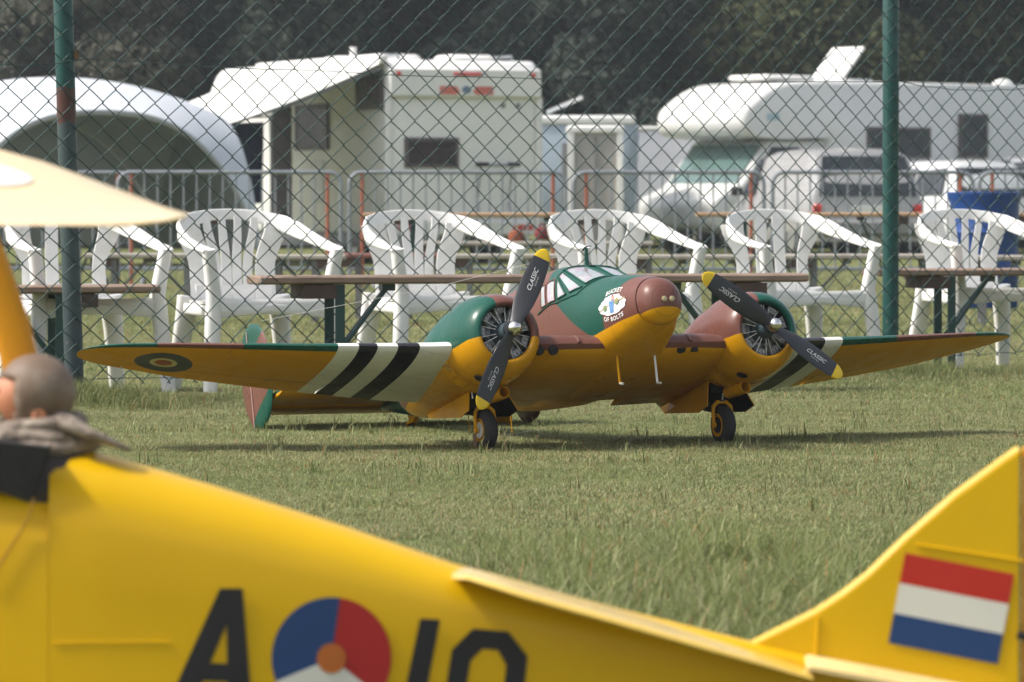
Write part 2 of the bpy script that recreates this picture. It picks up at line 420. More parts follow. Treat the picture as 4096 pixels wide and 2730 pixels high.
for u, v in ((-.034, -.003), (.028, .010)):
    decal([(u + .010 * cos(t), v + .011 * sin(t)) for t in np.linspace(0, 2 * pi, 17)[:-1]], "cartoon_engine", simple("cartoon_engine_paint", (.16, .26, .14), .5, dirt=.6, scale=80, dcol=(.5, .25, .03)), .0032, art)
def fus_text(txt, u0, v0, size, arc, name):
    vs, fs = text_mesh(txt, size, 0, 1.12, name, .0004)
    MB().add([fxz(.376 + u0 + x, .418 + v0 + y + arc * x * x, .0022) for x, y, z in vs], fs).build(name, M_white, PL, smooth=False)
fus_text("BUCKET", .004, .050, .0205, -3.2, "nose_lettering"); fus_text("OF BOLTS", .004, -.046, .0205, 3.2, "nose_lettering")
# pitot masts under the nose
for y in (-.07, .07):
    p = MB().tube([(.285, y, .27), (.288, y, .166)], .0042, 8, flat=.7).build("pitot_mast", M_yel if y < 0 else M_white, PL)
    MB().tube([(.288, y, .168), (.312, y, .163)], .0045, 8).build("pitot_tip", M_metal, p)
for x, y in ((-.36, -.35), (-.36, -.19)):
    MB().tube([(x, y, .2), (x + .002, y, .115)], .0016, 6).build("belly_rod", M_yel, PL)
MB().tube([(-.36, -.35, .11), (-.36, -.19, .11), (-.3, .35, .19)], .0006, 5).build("belly_wire", M_metal, PL)
# ---- wings
def xl(y): return interp(y, [0, .25, .5, 1.7, 1.775], [.29, .29, .25, -.15, -.18])
def xt(y): return interp(y, [0, .5, 1.7, 1.775], [-.28, -.28, -.40, -.41])
def zl(y): return interp(y, [0, .3, .68, 1.0, 1.5, 1.72, 1.775], [.302, .308, .322, .348, .392, .408, .412])
def zt(y): return interp(y, [0, .4, .7, 1.05, 1.41, 1.63, 1.775], [.185, .20, .228, .275, .332, .378, .405])
def wing_y(y):
    """returns (xl,zl,xt,zt,tk) with a rounded tip"""
    a, b, c, d_ = xl(y), zl(y), xt(y), zt(y); tk = interp(y, [0, .3, .42, .5, 1.775], [.215, .21, .17, .15, .085])
    if y > 1.60:
        q = (y - 1.60) / .175; k = max(0, 1 - q ** 2.8) ** .42; m = .42
        xm = a + (c - a) * m; zm = b + (d_ - b) * m
        a, b, c, d_ = xm + (a - xm) * k, zm + (b - zm) * k, xm + (c - xm) * k, zm + (d_ - zm) * k
        tk *= (.55 + .45 * k)
    return a, b, c, d_, tk
def foil(u, tk):
    t = 5 * tk * (.2969 * sqrt(u) - .126 * u - .3516 * u * u + .2843 * u ** 3 - .1015 * u ** 4)
    return t
def sec(y, us, ue, sgn, n=13):
    a, b, c, d_, tk = wing_y(y); L = sqrt((a - c) ** 2 + (b - d_) ** 2); ex = ((c - a) / L, (d_ - b) / L); ez = (-ex[1], ex[0])
    if ez[1] < 0: ez = (-ez[0], -ez[1])
    U = [us + (ue - us) * (.5 - .5 * cos(pi * k / (n - 1))) for k in range(n)]
    up = [(a + ex[0] * L * u + ez[0] * L * foil(u, tk) * 1.15, sgn * y, b + ex[1] * L * u + ez[1] * L * foil(u, tk) * 1.15) for u in U]
    lo = [(a + ex[0] * L * u - ez[0] * L * foil(u, tk) * .8, sgn * y, b + ex[1] * L * u - ez[1] * L * foil(u, tk) * .8) for u in U]
    return lo[::-1] + up[1:] if us == 0 else lo[::-1] + up
def lofted_wing(y0, y1, us, ue, sgn, name, mats, parent=PL, n=13, step=.05):
    yy = list(np.arange(y0, y1, step)) + [y1]
    if y1 > 1.6: yy = [v for v in yy if v < 1.6] + [1.6 + .175 * q for q in (0, .2, .4, .55, .68, .79, .88, .945, .985, .9995)]
    R = [sec(v, us, ue, sgn, n) for v in yy]
    m = len(R[0]); mi = [1 if j < n - 1 - (2 if us == 0 else 0) else 0 for j in range(m)]
    mb = MB().loft(R, mi=mi)
    return mb.build(name, mats, parent, ang=40)
for sg in (-1, 1):
    mats = [M_wt[sg], M_wb[sg]]
    lofted_wing(.40, 1.62, 0, .73, sg, "wing", mats); lofted_wing(1.621, 1.775, 0, 1, sg, "wing_tip", mats)
    lofted_wing(.56, .93, .737, 1, sg, "flap", mats, n=5); lofted_wing(.936, 1.618, .737, 1, sg, "aileron", mats, n=5)
    lofted_wing(.40, .555, .737, 1, sg, "wing_fillet", mats, n=5)
def cs_top(m, x, y, z): return m.mix((z - .288).lt(0.), BRN, YEL)
M_cs = camo_mat("centre_section_paint", cs_top, .38)
lofted_wing(.0, .40, 0, .8, -1, "centre_section", [M_cs, M_cs]); lofted_wing(.0, .40, 0, .8, 1, "centre_section", [M_cs, M_cs])
lofted_wing(.16, .40, .806, 1, -1, "flap", [M_cs, M_cs], n=5); lofted_wing(.16, .40, .806, 1, 1, "flap", [M_cs, M_cs], n=5)
# wing root fairing ridge
for sg in (-1, 1):
    MB().tube([(xl(.2) - .3 * u, sg * .208, zl(.2) - .04 * u + .57 * foil(max(u * .5, .0005), .16) * 1.2) for u in (0, .02, .06, .12, .25, .5, .8)], .006, 8).build("root_fairing", M_brn, PL)
    for y, sq in ((.300, 0), (.352, 1)) if sg < 0 else ((.175, 0), (.225, 1)):
        n = 20
        MB().lathe([(0, .0165), (.012, .0165), (.013, .015)], 'x', (.272, sg * y, .287), 4 if (sq and sg > 0) else n, ph=pi / 4).build("air_intake", M_dark, PL, label="black round air intake in the wing edge")
    MB().tube([(-.345, sg * 1.60, .385), (-.375, sg * 1.60, .366), (-.395, sg * 1.60, .372)], .002, 6).build("aileron_link", M_metal, PL)
# ---- nacelles and engines
def nacelle(sg):
    e = .484 * sg
    def ring(x, zc, hu, hd, ww, n=40, ex=2.): return [(x, e + ww * math.copysign(abs(sin(a)) ** (2 / ex), sin(a)), zc + (hu if cos(a) > 0 else hd) * math.copysign(abs(cos(a)) ** (2 / ex), cos(a))) for a in np.linspace(0, 2 * pi, n + 1)[:-1]]
    # cowling: outer shell, rolled lip, inner wall
    prof = [(.120, .1570), (.160, .1565), (.200, .1535), (.240, .1475), (.275, .139), (.300, .128), (.316, .117), (.325, .107), (.328, .100), (.325, .0945), (.315, .0905), (.29, .090), (.22, .092)]
    MB().loft([ring(x, .341, r, r, r, 48) for x, r in prof[:-2]], (False, False)).build("cowling", M_nac[sg], PL, ang=60)
    MB().loft([ring(x, .341, r, r, r, 48) for x, r in prof[-3:]], (False, False)).build("cowling_liner", M_dark, PL, ang=60)
    st = [(.124, .341, .151, .151, .156), (.06, .340, .143, .149, .168), (0., .336, .130, .147, .166), (-.08, .330, .110, .146, .156), (-.16, .322, .086, .142, .143), (-.25, .314, .060, .135, .130), (-.33, .307, .040, .130, .122), (-.39, .300, .030, .122, .114), (-.435, .294, .024, .106, .101), (-.47, .288, .018, .082, .082), (-.495, .282, .012, .055, .058), (-.508, .277, .008, .028, .032), (-.513, .274, .003, .006, .006)]
    MB().loft([ring(*a, 40) for a in st]).build("nacelle", M_nac[sg], PL, ang=60)
    # cowl flap ring with its panels
    for k in range(9):
        a0 = radians(100 + k * 18); a1 = radians(100 + k * 18 + 17)
        vs = []
        for (x, r) in ((.152, .1585), (.120, .1600), (.092, .1650), (.092, .1615), (.12, .1565), (.152, .1570)):
            for t in np.linspace(a0, a1, 5): vs.append((x, e + r * sin(t), .341 + r * cos(t)))
        fs = [(j * 5 + i, j * 5 + i + 1, (j + 1) * 5 + i + 1, (j + 1) * 5 + i) for j in range(5) for i in range(4)]
        MB().add(vs, fs).build("cowl_flap", M_nac[sg], PL, ang=30)
    # engine
    MB().lathe([(.205, .093), (.207, .093)], 'x', (0, e, .344), 40).build("firewall", M_dark, PL)
    MB().lathe([(.21, .046), (.28, .046), (.292, .042), (.300, .034), (.330, .030), (.350, .026), (.352, .01)], 'x', (0, e, .344), 28).build("crankcase", M_case, PL, ang=30)
    cylm = MB(); pr = [(.03, .0165)]
    for k in range(7): r = .040 + k * .006; pr += [(r, .0165), (r + .001, .0205), (r + .003, .0205), (r + .004, .0165)]
    pr += [(.083, .019), (.092, .019)]
    cylm.lathe(pr, 'z', (.268, 0, 0), 14); cylm.box(.272, .300, -.017, .017, .066, .092, b=.003)
    cylm.lathe([(.298, .0045), (.306, .0045)], 'x', (0, -.008, .080), 10).lathe([(.298, .0045), (.306, .0045)], 'x', (0, .008, .080), 10)
    cm = cylm.mesh("cylinder", M_cyl, ang=30)
    rm = MB().tube([(.312, -.008, .034), (.303, -.020, .090)], .0018, 6).mesh("pushrod", M_metal); rm2 = MB().tube([(.312, .008, .034), (.303, .020, .090)], .0018, 6).mesh("pushrod", M_metal)
    for k in range(9):
        a = 2 * pi * k / 9 + .13
        for nm, me in (("cylinder", cm), ("pushrod", rm), ("pushrod", rm2)):
            o = put(nm, me, PL); o.location = (0, e, .344); o.rotation_euler = (a, 0, 0)
    # propeller
    ang = atan2(.1465, .268) if sg < 0 else atan2(-.245, .178)
    pr = node(PL, "propeller", (.372, e, .344), (-ang, 0, 0))
    MB().lathe([(-.016, .021), (-.004, .0235), (.004, .024), (.012, .0245), (.024, .0225), (.034, .0165), (.040, .009), (.042, .002)], 'x', (0, 0, 0), 28).build("spinner", M_chrome, pr, ang=50)
    MB().lathe([(-.02, .02), (-.012, .026), (-.002, .026), (0, .022)], 'x', (0, 0, 0), 24).build("hub", M_prop, pr)
    for sd in (1, -1):
        rs = [(.0, .034, .026, 34), (.03, .040, .022, 33), (.06, .054, .018, 30), (.10, .069, .014, 26), (.15, .075, .011, 20), (.20, .073, .009, 16), (.25, .064, .007, 13), (.268, .059, .0065, 12), (.269, .059, .0065, 12), (.285, .049, .006, 12), (.297, .034, .005, 11), (.304, .015, .003, 11), (.3055, .002, .002, 11)]
        R = []
        for r, c_, t_, tw in rs:
            q = radians(tw) * .8
            R.append([(sin(a) * t_ / 2 * cos(q) - cos(a) * c_ / 2 * sin(q) * -1, (cos(a) * c_ / 2 * cos(q) + sin(a) * t_ / 2 * sin(q)) , r) for a in np.linspace(0, 2 * pi, 17)[:-1]])
        i = 8
        for nm, rr, mt in (("blade", R[:i], M_prop), ("blade_tip", R[i:], M_ytip)):
            b = MB().loft(rr)
            if sd < 0: b.xf(Matrix.Rotation(pi, 4, 'X'))
            b.build(nm, mt, pr, ang=40)
        for txt, size, z0, y0, sh, nm in (("CLASSIC", .022, .185, -.004, .35, "blade_lettering"), ("SERIES", .0075, .185, .011, .2, "blade_lettering")):
            vs, fs = text_mesh(txt, size, sh, 1. if size > .01 else 1.7)
            P = []
            for (u, v, _) in vs:
                r = z0 + u; q = radians(interp(r, [a[0] for a in rs], [a[3] for a in rs])) * .8; yb = -(v) + y0 * -1 * -1
                t_ = interp(r, [a[0] for a in rs], [a[2] for a in rs]); c_ = interp(r, [a[0] for a in rs], [a[1] for a in rs])
                th = t_ / 2 * sqrt(max(.05, 1 - (2 * yb / c_) ** 2)) + .0009
                P.append((yb * sin(q) + th * cos(q), yb * cos(q) + th * -sin(q) * -1, r))
            b = MB().add(P, fs)
            if sd < 0: b.xf(Matrix.Rotation(pi, 4, 'X'))
            b.build(nm, M_white, pr, smooth=False)
    # exhaust stub, hinges, slots
    q = MB().lathe([(.03, .022), (.10, .023), (.138, .0215), (.140, .0195), (.138, .0175), (.06, .0165), (.055, .001)], 'x', (0, 0, 0), 24, cap=(True, True))
    q.xf(Matrix.Translation((0 if sg < 0 else .02, sg * .484 + .035 * -sg if sg < 0 else .450, .172)) @ Matrix.Rotation(radians(8), 4, 'Z'))
    q.build("exhaust_pipe", M_yel, PL, ang=40)
    q2 = MB().lathe([(.072, .0163), (.074, .0163)], 'x', (0, 0, 0), 20).xf(Matrix.Translation((0 if sg < 0 else .02, sg * .484 + .035 * -sg if sg < 0 else .450, .172)) @ Matrix.Rotation(radians(8), 4, 'Z')); q2.build("exhaust_bore", M_dark, PL)
    a = radians(207 if sg < 0 else 203); MB().poly([(.225 + .022 * cos(t), e + .152 * sin(a + .13 * sin(t)), .341 + .152 * cos(a + .13 * sin(t))) for t in np.linspace(0, 2 * pi, 13)[:-1]], .003, (0, sin(a), cos(a))).build("cowl_port", M_dark, PL)
    for k in range(3):
        a = radians(-(118 + 3 * k)) if sg < 0 else radians(-(112 + 3 * k))
        MB().tube([(.105, e + .161 * sin(a), .344 + .161 * cos(a)), (.125, e + .166 * sin(a), .344 + .166 * cos(a)), (.145, e + .161 * sin(a), .344 + .161 * cos(a))], .0014, 5).build("latch_spring", M_chrome, PL)
    MB().tube([(.06, e - .03, .21), (.062, e - .03, .165)], .0022, 6).build("drain_tube", M_white, PL)
    # gear: well, doors, leg, wheel
    ge = .449 * sg; ax = (.0, ge, .0667)
    MB().box(-.30, .03, ge - .05 , ge + .05, .175, .235).build("wheel_well", M_dark, PL, smooth=False)
    for s2 in (-1, 1):
        y0 = ge + .058 * s2; y1 = ge + (.070 if s2 < 0 else .108) * s2
        pts = [(-.355, y0, .192), (.035, y0, .215), (.035, y1, .128), (-.04, y1, .118), (-.30, y1, .162)]
        b = MB().poly(pts, .004, (0, s2, 0), 0)
        b.mi = [1 if i == (0 if s2 > 0 else 0) else 0 for i in range(len(b.mi))]
        b.build("gear_door", [M_yel, M_dark], PL, smooth=False)
    MB().tube([(.0, ge, .25), (.002, ge, .148)], .011, 12).build("gear_leg", M_dark, PL)
    MB().tube([(.016, ge, .2), (.02, ge, .17), (.006, ge, .145)], .003, 6).build("gear_scissor", M_metal, PL)
    for s2 in (-1, 1):
        MB().tube([(.002, ge, .148), (.002, ge + .018 * s2, .146), (.002, ge + .033 * s2, .132), (.001, ge + .036 * s2, .105), (0, ge + .036 * s2, .0667)], [.008, .008, .0075, .0065, .006], 10).build("gear_fork", M_yel, PL)
        MB().lathe([(-.005, .011), (.005, .011)], 'y', (0, ge + .036 * s2, .0667), 14).build("axle_cap", M_yel, PL)
    wh = node(PL, "wheel", ax)
    pf = []
    for t in np.linspace(-1, 1, 21):
        pf.append((t * .0245, .0385 + .0285 * (1 - abs(t) ** 2.6) ** .42))
    MB().lathe([(-.022, .038)] + pf + [(.022, .038)], 'y', (0, 0, 0), 44, cap=(False, False)).build("tyre", M_blk, wh, ang=60)
    MB().lathe([(-.020, .040), (-.024, .041), (-.026, .0385), (-.022, .034), (-.012, .030), (-.008, .012), (-.012, .004), (.012, .004), (.008, .012), (.012, .030), (.022, .034), (.026, .0385), (.024, .041), (.020, .040)], 'y', (0, 0, 0), 36).build("rim", M_yel, wh, ang=40)
    MB().lathe([(-.0235, .028), (-.0245, .027)], 'y', (0, 0, 0), 24).build("brake_disc", M_metal if sg < 0 else M_dark, wh)
    if sg < 0: MB().poly([(-.012, ge - .041, .055), (.012, ge - .041, .055), (.013, ge - .041, .018), (.004, ge - .041, .008), (-.008, ge - .041, .010), (-.014, ge - .041, .022)], .003, (0, -1, 0)).build("brake_plate", M_rust, PL)
for sg in (-1, 1): nacelle(sg)
# ---- tail
M_tail = camo_mat("fin_paint", lambda m, x, y, z: m.mix((z - .468 - (x + 1.80) * .55 + (m.noise(9, 2) - .5) * .02).lt(0.)._m('MULTIPLY', y.lt(0.)).mx((z - .70 - (x + 1.8) * .7 + (m.noise(9, 2) - .5) * .03).gt(0.)), BRN, GRN), .34)
for sg in (-1, 1):
    R = []
    for t in np.linspace(-1, 1, 25):
        k = sqrt(max(1e-5, 1 - abs(t) ** 2.4)); zc = .595 + t * .205
        c0 = -1.835 - .012 * t
        R.append([(c0 + .158 * k * cos(a), sg * .554 + .0135 * (k ** .7) * sin(a) * (1 + .25 * cos(a)), zc) for a in np.linspace(0, 2 * pi, 21)[:-1]])
    MB().loft(R).build("tail_fin", M_tail, PL, ang=50)
    MB().tube([(-1.86, sg * .5685, .40), (-1.862, sg * .5695, .60), (-1.87, sg * .5675, .77)], .0022, 5).build("rudder_hinge_line", simple("hinge_tape", (.5, .3, .27), .5), PL)
def stab(y0, y1, x0, x1, nm, zt_=.502):
    R = []
    for y in np.linspace(y0, y1, 8):
        us = [0, .03, .1, .25, .5, .8, 1.]
        R.append([(x0 + (x1 - x0) * u, y, zt_ - .05 * u * .3 + .026 * foil(u, .8)) for u in us] + [(x0 + (x1 - x0) * u, y, zt_ - .05 * u * .3 - .026 * foil(u, .8)) for u in us[::-1][1:-1]])
    MB().loft(R).build(nm, camo_mat("tailplane_paint", lambda m, x, y, z: m.mix((z - (.502 + (x + 1.62) * .04)).gt(0.), YEL, GRN), .4), PL, ang=40)
stab(-.54, .54, -1.62, -1.87, "tailplane"); stab(-.53, .53, -1.872, -2.0, "elevator", .4885)
for sg in (1,):
    MB().lathe([(-.06, .004), (-.045, .022), (-.02, .034), (.01, .036), (.05, .02), (.075, .003)], 'x', (-1.85, .445, .415), 18).build("tail_fairing", M_yel, PL)
MB().loft([[(x0 - .05 * t, w_ * s_, .425 - .045 * t) for x0, w_, s_ in ((-1.56 - .05 * t, .016 * (1 - .5 * t), 1), (-1.69 + .04 * t, .014 * (1 - .5 * t), 1), (-1.69 + .04 * t, .014 * (1 - .5 * t), -1), (-1.56 - .05 * t, .016 * (1 - .5 * t), -1))] for t in (0, .5, 1)]).build("tail_leg", M_yel, PL)
for s_ in (-1, 1): MB().tube([(-1.655, 0, .384), (-1.69, s_ * .016, .380), (-1.712, s_ * .016, .366)], .005, 8).build("tail_fork", M_yel, PL)
tw = node(PL, "tail_wheel", (-1.715, 0, .367))
MB().lathe([(-.008, .013), (-.011, .018), (-.009, .0225), (0, .024), (.009, .0225), (.011, .018), (.008, .013)], 'y', (0, 0, 0), 24).build("tyre", M_blk, tw, ang=60)
MB().lathe([(-.0115, .014), (-.0125, .010), (.0125, .010), (.0115, .014)], 'y', (0, 0, 0), 20).build("rim", M_chrome, tw)
# ================================================================== chain-link fence
M_wire = simple("green_wire", (.022, .060, .055), .5, dirt=.3, scale=4, dcol=(.10, .12, .11))
pm = Mat("green_post_paint", .38, .5)
x_, y_, z_ = pm.xyz()
pcx = pm.mix(pm.noise(4, 4, .6, (1, 1, .5)).smooth(.5, .62), (.004, .062, .052), (.010, .070, .060))
PM = {}
def post_mat(rusty):
    pm = Mat("green_post_paint", .36, .5); x_, y_, z_ = pm.xyz()
    c = pm.mix(pm.noise(5, 4, .6, (1, 1, .4)).smooth(.45, .62), (.004, .058, .052), (.010, .056, .050))
    if rusty:
        n = pm.noise(9, 4, .6, (1, 1, .5)) * .18
        c = pm.mix((z_ + n).lt(1.28) * (z_ + n).gt(-1), c, (.045, .07, .075))
        c = pm.mix((z_ + n).lt(1.42) * (z_ + n).gt(1.27) * .9, c, (.085, .028, .022))
        c = pm.mix((z_ + n).lt(.55) * .7, c, (.035, .05, .06))
    pm.color(pm.mix(pm.noise(30, 4).smooth(.66, .7) * .6, c, (.2, .16, .12))); return pm.m
F0 = Vector((-1.81, 18.9, 0)); F1 = Vector((1.91, 22.3, 0)); FD = (F1 - F0).normalized(); frz = atan2(FD.y, FD.x); FL = (F1 - F0).length
FN = thing("chain_link_fence", "tall green chain-link fence on round steel posts behind the model airplane", "fence", (F0.x, F0.y, 0), frz)
def post(u, base, lean, r, mt):
    b = MB().lathe([(base - .3, r), (base + .0, r), (base + .6, r), (1.3, r), (2.25, r), (2.26, r * .9), (2.265, r * .3)], 'z', (0, 0, 0), 24)
    o = b.build("fence_post", mt, FN, ang=40); o.location = (u, .045, 0); o.rotation_euler = lean; return o
post(0, .02, (0, radians(-1.9), 0), .0405, post_mat(True)); post(FL, 0, (0, radians(-.1), 0), .0405, post_mat(False))
post(-FL, 0, (0, 0, 0), .0405, post_mat(False)); post(2 * FL, 0, (0, 0, 0), .0405, post_mat(False))
PW, PH = .0700, .0563
def zig(odd, seed):
    rr = random.Random(seed); pts = []; z0 = .075; n = 38
    for k in range(n + 1):
        side = (k + odd) % 2
        z = z0 + k * PH + rr.uniform(-.0022, .0022); x = (PW / 2 + .003) * (1 if side else -1) + rr.uniform(-.0015, .0015)
        s = 1 if side else -1
        pts += [(x - s * .009, s * .004, z - .0065), (x, -s * .0005, z), (x - s * .009, -s * .004, z + .0065)]
    return MB().tube(pts, .0027, 5, up=(0, 1, 0)).mesh("mesh_wire", M_wire, ang=0)
zm = [[zig(o, 10 * o + k) for k in range(4)] for o in (0, 1)]
u = -.62; k = 0
while u < FL + 1.0:
    o = put("mesh_wire", random.choice(zm[k % 2]), FN); o.location = (u, random.uniform(-.002, .002), random.uniform(-.003, .003)); o.rotation_euler = (random.uniform(-.001, .001), 0, 0)
    u += PW; k += 1
for zz, sag in ((1.44, .035), (.095, .02), (2.2, .0)):
    for a, b in ((-.7, 0), (0, FL), (FL, FL + 1.1)):
        MB().tube([(a + (b - a) * t, -.006, zz - sag * 4 * t * (1 - t) + .003 * sin(t * 30)) for t in np.linspace(0, 1, 24)], .0021, 5).build("tension_wire", M_wire, FN)
for u_, zz in ((0, 1.44), (0, .40), (FL, 1.44)):
    MB().tube([(u_ + .044 * cos(t), .045 + .044 * sin(t), zz + .002 * t) for t in np.linspace(0, 2 * pi, 18)], .0022, 5).build("wire_tie", M_wire, FN)
MB().box(-.012 - .02, .012 - .02, -.004, .006, 1.435, 1.475, b=.002).build("wire_clip", M_rust, FN)
# ================================================================== plastic garden chairs
M_pl = simple("white_plastic", (.80, .79, .77), .38, dirt=.14, scale=7, dcol=(.42, .40, .36))
def chair(kind):
    t = thing("garden_chair", "x", "chair")
    # seat with rolled front lip
    R = []
    for y, z, dz, wd in ((-.262, .385, .02, .45), (-.268, .415, .028, .47), (-.255, .435, .022, .48), (-.22, .432, .016, .485), (-.1, .420, .014, .475), (.05, .414, .014, .45), (.19, .418, .014, .42), (.235, .43, .014, .40)):
        R.append([(x * wd / 2, y, z + (.006 * (x * x)) + o_) for o_, xsn in ((0, 1), (-dz, -1)) for x in [q * xsn for q in (-1, -.8, -.4, 0, .4, .8, 1)]])
    MB().loft(R).build("seat", M_pl, t, ang=50)
    MB().sweep([(-.235, -.25, .37), (0, -.262, .395), (.235, -.25, .37)], .02, .045).sweep([(-.225, .19, .385), (-.235, -.24, .375)], .02, .05).sweep([(.225, .19, .385), (.235, -.24, .375)], .02, .05).build("seat_rim", M_pl, t)
    # continuous arm and back rail
    half = [(-.286, -.275, .648, .052, .020), (-.288, -.25, .656, .055, .028), (-.292, -.15, .668, .052, .032), (-.292, -.03, .690, .042, .044), (-.282, .08, .718, .030, .060), (-.262, .16, .745, .020, .074), (-.220, .220, .775, .016, .074), (-.15, .262, .800, .015, .062), (-.075, .282, .813, .015, .052), (0, .289, .817, .015, .049)]
    pth = half + [(-p[0], *p[1:]) for p in half[-2::-1]]
    ups = [Vector((-.25 * p[0], .35 if p[4] > .052 else 0, 1)) for p in pth]
    MB().sweep([p[:3] for p in pth], [p[3] for p in pth], [p[4] for p in pth], ups=ups, n=14).build("back_rail", M_pl, t, ang=45)
    # slats
    def zy(s):  # s 0 seat .. 1 rail : y and z of the back sheet
        return .228 + .045 * s, .425 + .385 * s
    def slat(x0, x1, w0, w1, wm, s0=0., s1=.985):
        P = []; W = []; U = []
        for s in np.linspace(s0, s1, 9):
            y, z = zy(s); b = .5 - .5 * cos(pi * min(1, max(0, (s - .35) / .65)))
            x = x0 + (x1 - x0) * b
            cur = -.75 * x * x
            P.append((x, y + cur, z - .34 * max(0, abs(x) - .10) * b)); W.append(w0 + (w1 - w0) * b + (wm * sin(pi * s))); U.append((x * -1.2, 1, 0))
        MB().sweep(P, W, .009, ups=U, n=8, e=4).build("slat", M_pl, t, ang=40)
    if kind == 0:
        for x0, x1 in ((-.023, -.036), (.023, .036), (-.069, -.108), (.069, .108)): slat(x0, x1, .0442, .034, 0)
        for s_ in (-1, 1): slat(s_ * .143, s_ * .196, .098, .105, .0)
    else:
        for x0, x1 in ((-.048, -.042), (.048, .042)): slat(x0, x1, .058, .056, 0)
        for s_ in (-1, 1): slat(s_ * .152, s_ * .205, .074, .115, -.012)
    MB().sweep([(-.17, .215, .45), (0, .232, .45), (.17, .215, .45)], .010, .09, n=10).build("backrest_base", M_pl, t)
    # legs: front posts carry the arms
    for s_ in (-1, 1):
        P = [(s_ * .283, -.262, .658), (s_ * .268, -.250, .56), (s_ * .252, -.243, .45), (s_ * .258, -.252, .36), (s_ * .275, -.272, .15), (s_ * .287, -.29, 0)]
        MB().sweep(P, [.052, .056, .064, .068, .062, .056], [.055, .05, .05, .05, .045, .04], up=(0, -1, 0), n=12, e=3).build("front_leg", M_pl, t, ang=45)
        P = [(s_ * .20, .215, .44), (s_ * .212, .225, .34), (s_ * .235, .255, .15), (s_ * .25, .285, 0)]
        MB().sweep(P, [.10, .088, .072, .062], [.055, .05, .045, .04], up=(0, 1, 0), n=12, e=3).build("rear_leg", M_pl, t, ang=45)
        P = [(s_ * .21, .16, .44), (s_ * .262, -.02, .43), (s_ * .26, -.2, .43)]
    t.scale = (1.12, 1.08, 1.02)
    return t
cA = chair(0); cB = chair(1)
GC = "white plastic garden chairs lined up behind the fence"
specs = [(0, 1, 176, 218, 24, "white garden chair with wide back gaps behind the rusty fence post"),
         (1, 0, 572, 217, 24, "white fan-back garden chair above the striped wing, second from the rusty post"),
         (2, 0, 998, 208, 24, "white fan-back garden chair behind the upright black propeller blade"),
         (3, 0, 1424, 203, 23, "white fan-back garden chair directly behind the aircraft cockpit"),
         (4, 1, 1832, 198, 24, "white garden chair with wide back gaps beside the clean green post"),
         (5, 0, 2270, 190, 22, "white fan-back garden chair in front of the blue barrel")]
used = set()
for i, kd, px, s, rz, lab in specs:
    src = (cA, cB)[kd]
    o = src if kd not in used else copy_tree(src); used.add(kd)
    x, y = X(px / 2.298, s), D(s) + .2
    o.location = (x, y, H(x, y)); o.rotation_euler = (0, 0, radians(rz)); o["label"] = lab; o["group"] = GC
# ================================================================== benches and tables
M_wood = Mat("weathered_board", .6, .3); c = M_wood.mix(M_wood.noise(6, 5, .6, (1, 14, 14)).smooth(.3, .7), (.20, .135, .10), (.29, .215, .165)); M_wood.color(M_wood.mix(M_wood.noise(4, 3).smooth(.55, .7) * .4, c, (.10, .06, .045))); M_wood.bump(M_wood.noise(20, 4, .6, (1, 10, 10)), .3, .004); M_wood = M_wood.m
M_wood2 = simple("pale_table_board", (.40, .25, .14), .5, dirt=.25, scale=5, dcol=(.2, .11, .06)); M_wood3 = simple("red_brown_board", (.21, .085, .065), .6, dirt=.3, dcol=(.1, .05, .04)); M_wood4 = simple("grey_board", (.34, .31, .27), .6, dirt=.3, dcol=(.15, .13, .11))
M_leg = simple("dark_green_steel", (.012, .055, .05), .4, dirt=.2, dcol=(.06, .05, .04)); M_leg2 = simple("grey_steel_leg", (.16, .16, .16), .5, dirt=.3); M_block = simple("dark_wood_block", (.075, .045, .035), .7)
def bench(L, Wd, ht, mw, ml, name, label, cat, loc, rz, group, inset=.37, grad=True):
    t = thing(name, label, cat, loc, rz, group)
    th = .040
    MB().sweep([(-L / 2, 0, ht - th / 2), (-L / 2 + .006, 0, ht - th / 2), (L / 2 - .006, 0, ht - th / 2), (L / 2, 0, ht - th / 2)], [Wd - .02, Wd, Wd, Wd - .02], [th * .7, th, th, th * .7], up=(0, 0, 1), n=16, e=5).build("board", mw, t, ang=40)
    for s_ in (-1, 1):
        x0 = s_ * (L / 2 - inset)
        for y in (-Wd * .36, Wd * .36):
            MB().box(x0 - .021, x0 + .021, y - .006, y + .006, 0, ht - th).build("leg", ml, t, smooth=False)
        MB().box(x0 - .018, x0 + .018, -Wd * .36, Wd * .36, .008, .030).build("foot_bar", ml, t, smooth=False)
        MB().box(x0 - .004, x0 + .014, -Wd * .36, Wd * .36, .17, .19).build("cross_bar", ml, t, smooth=False)
        for y in (-.022, .022):
            MB().sweep([(x0, y, .17), (x0 - s_ * .24, y * .5, ht - th - .012)], .02, .016, up=(0, 1, 0), n=6).build("brace", ml, t, smooth=False)
        MB().box(x0 - s_ * .24 - .03, x0 - s_ * .24 + .03, -.03, .03, ht - th - .03, ht - th - .001).build("hinge", ml, t, smooth=False)
        MB().box(*sorted((x0 + s_ * .02, x0 + s_ * .17)), -Wd * .45, Wd * .45, ht - th - .062, ht - th - .001).build("wood_block", M_block, t, smooth=False)
    return t
def place_bench(x0, x1, s, label, ht=.49, **k):
    L = (x1 - x0) / 2.298 / s / cos(k.get('rz', 0.)); xm = X((x0 + x1) / 2 / 2.298, s); y = D(s)
    return bench(L, k.pop('W', .26), ht, k.pop('mw', M_wood), k.pop('ml', M_leg), k.pop('name', "bench"), label, k.pop('cat', "bench"), (xm, y, H(xm, y) if s > 180 else 0.), k.pop('rz', 0.), k.pop('group', None), **k)
GB = "folding beer benches just behind the fence"
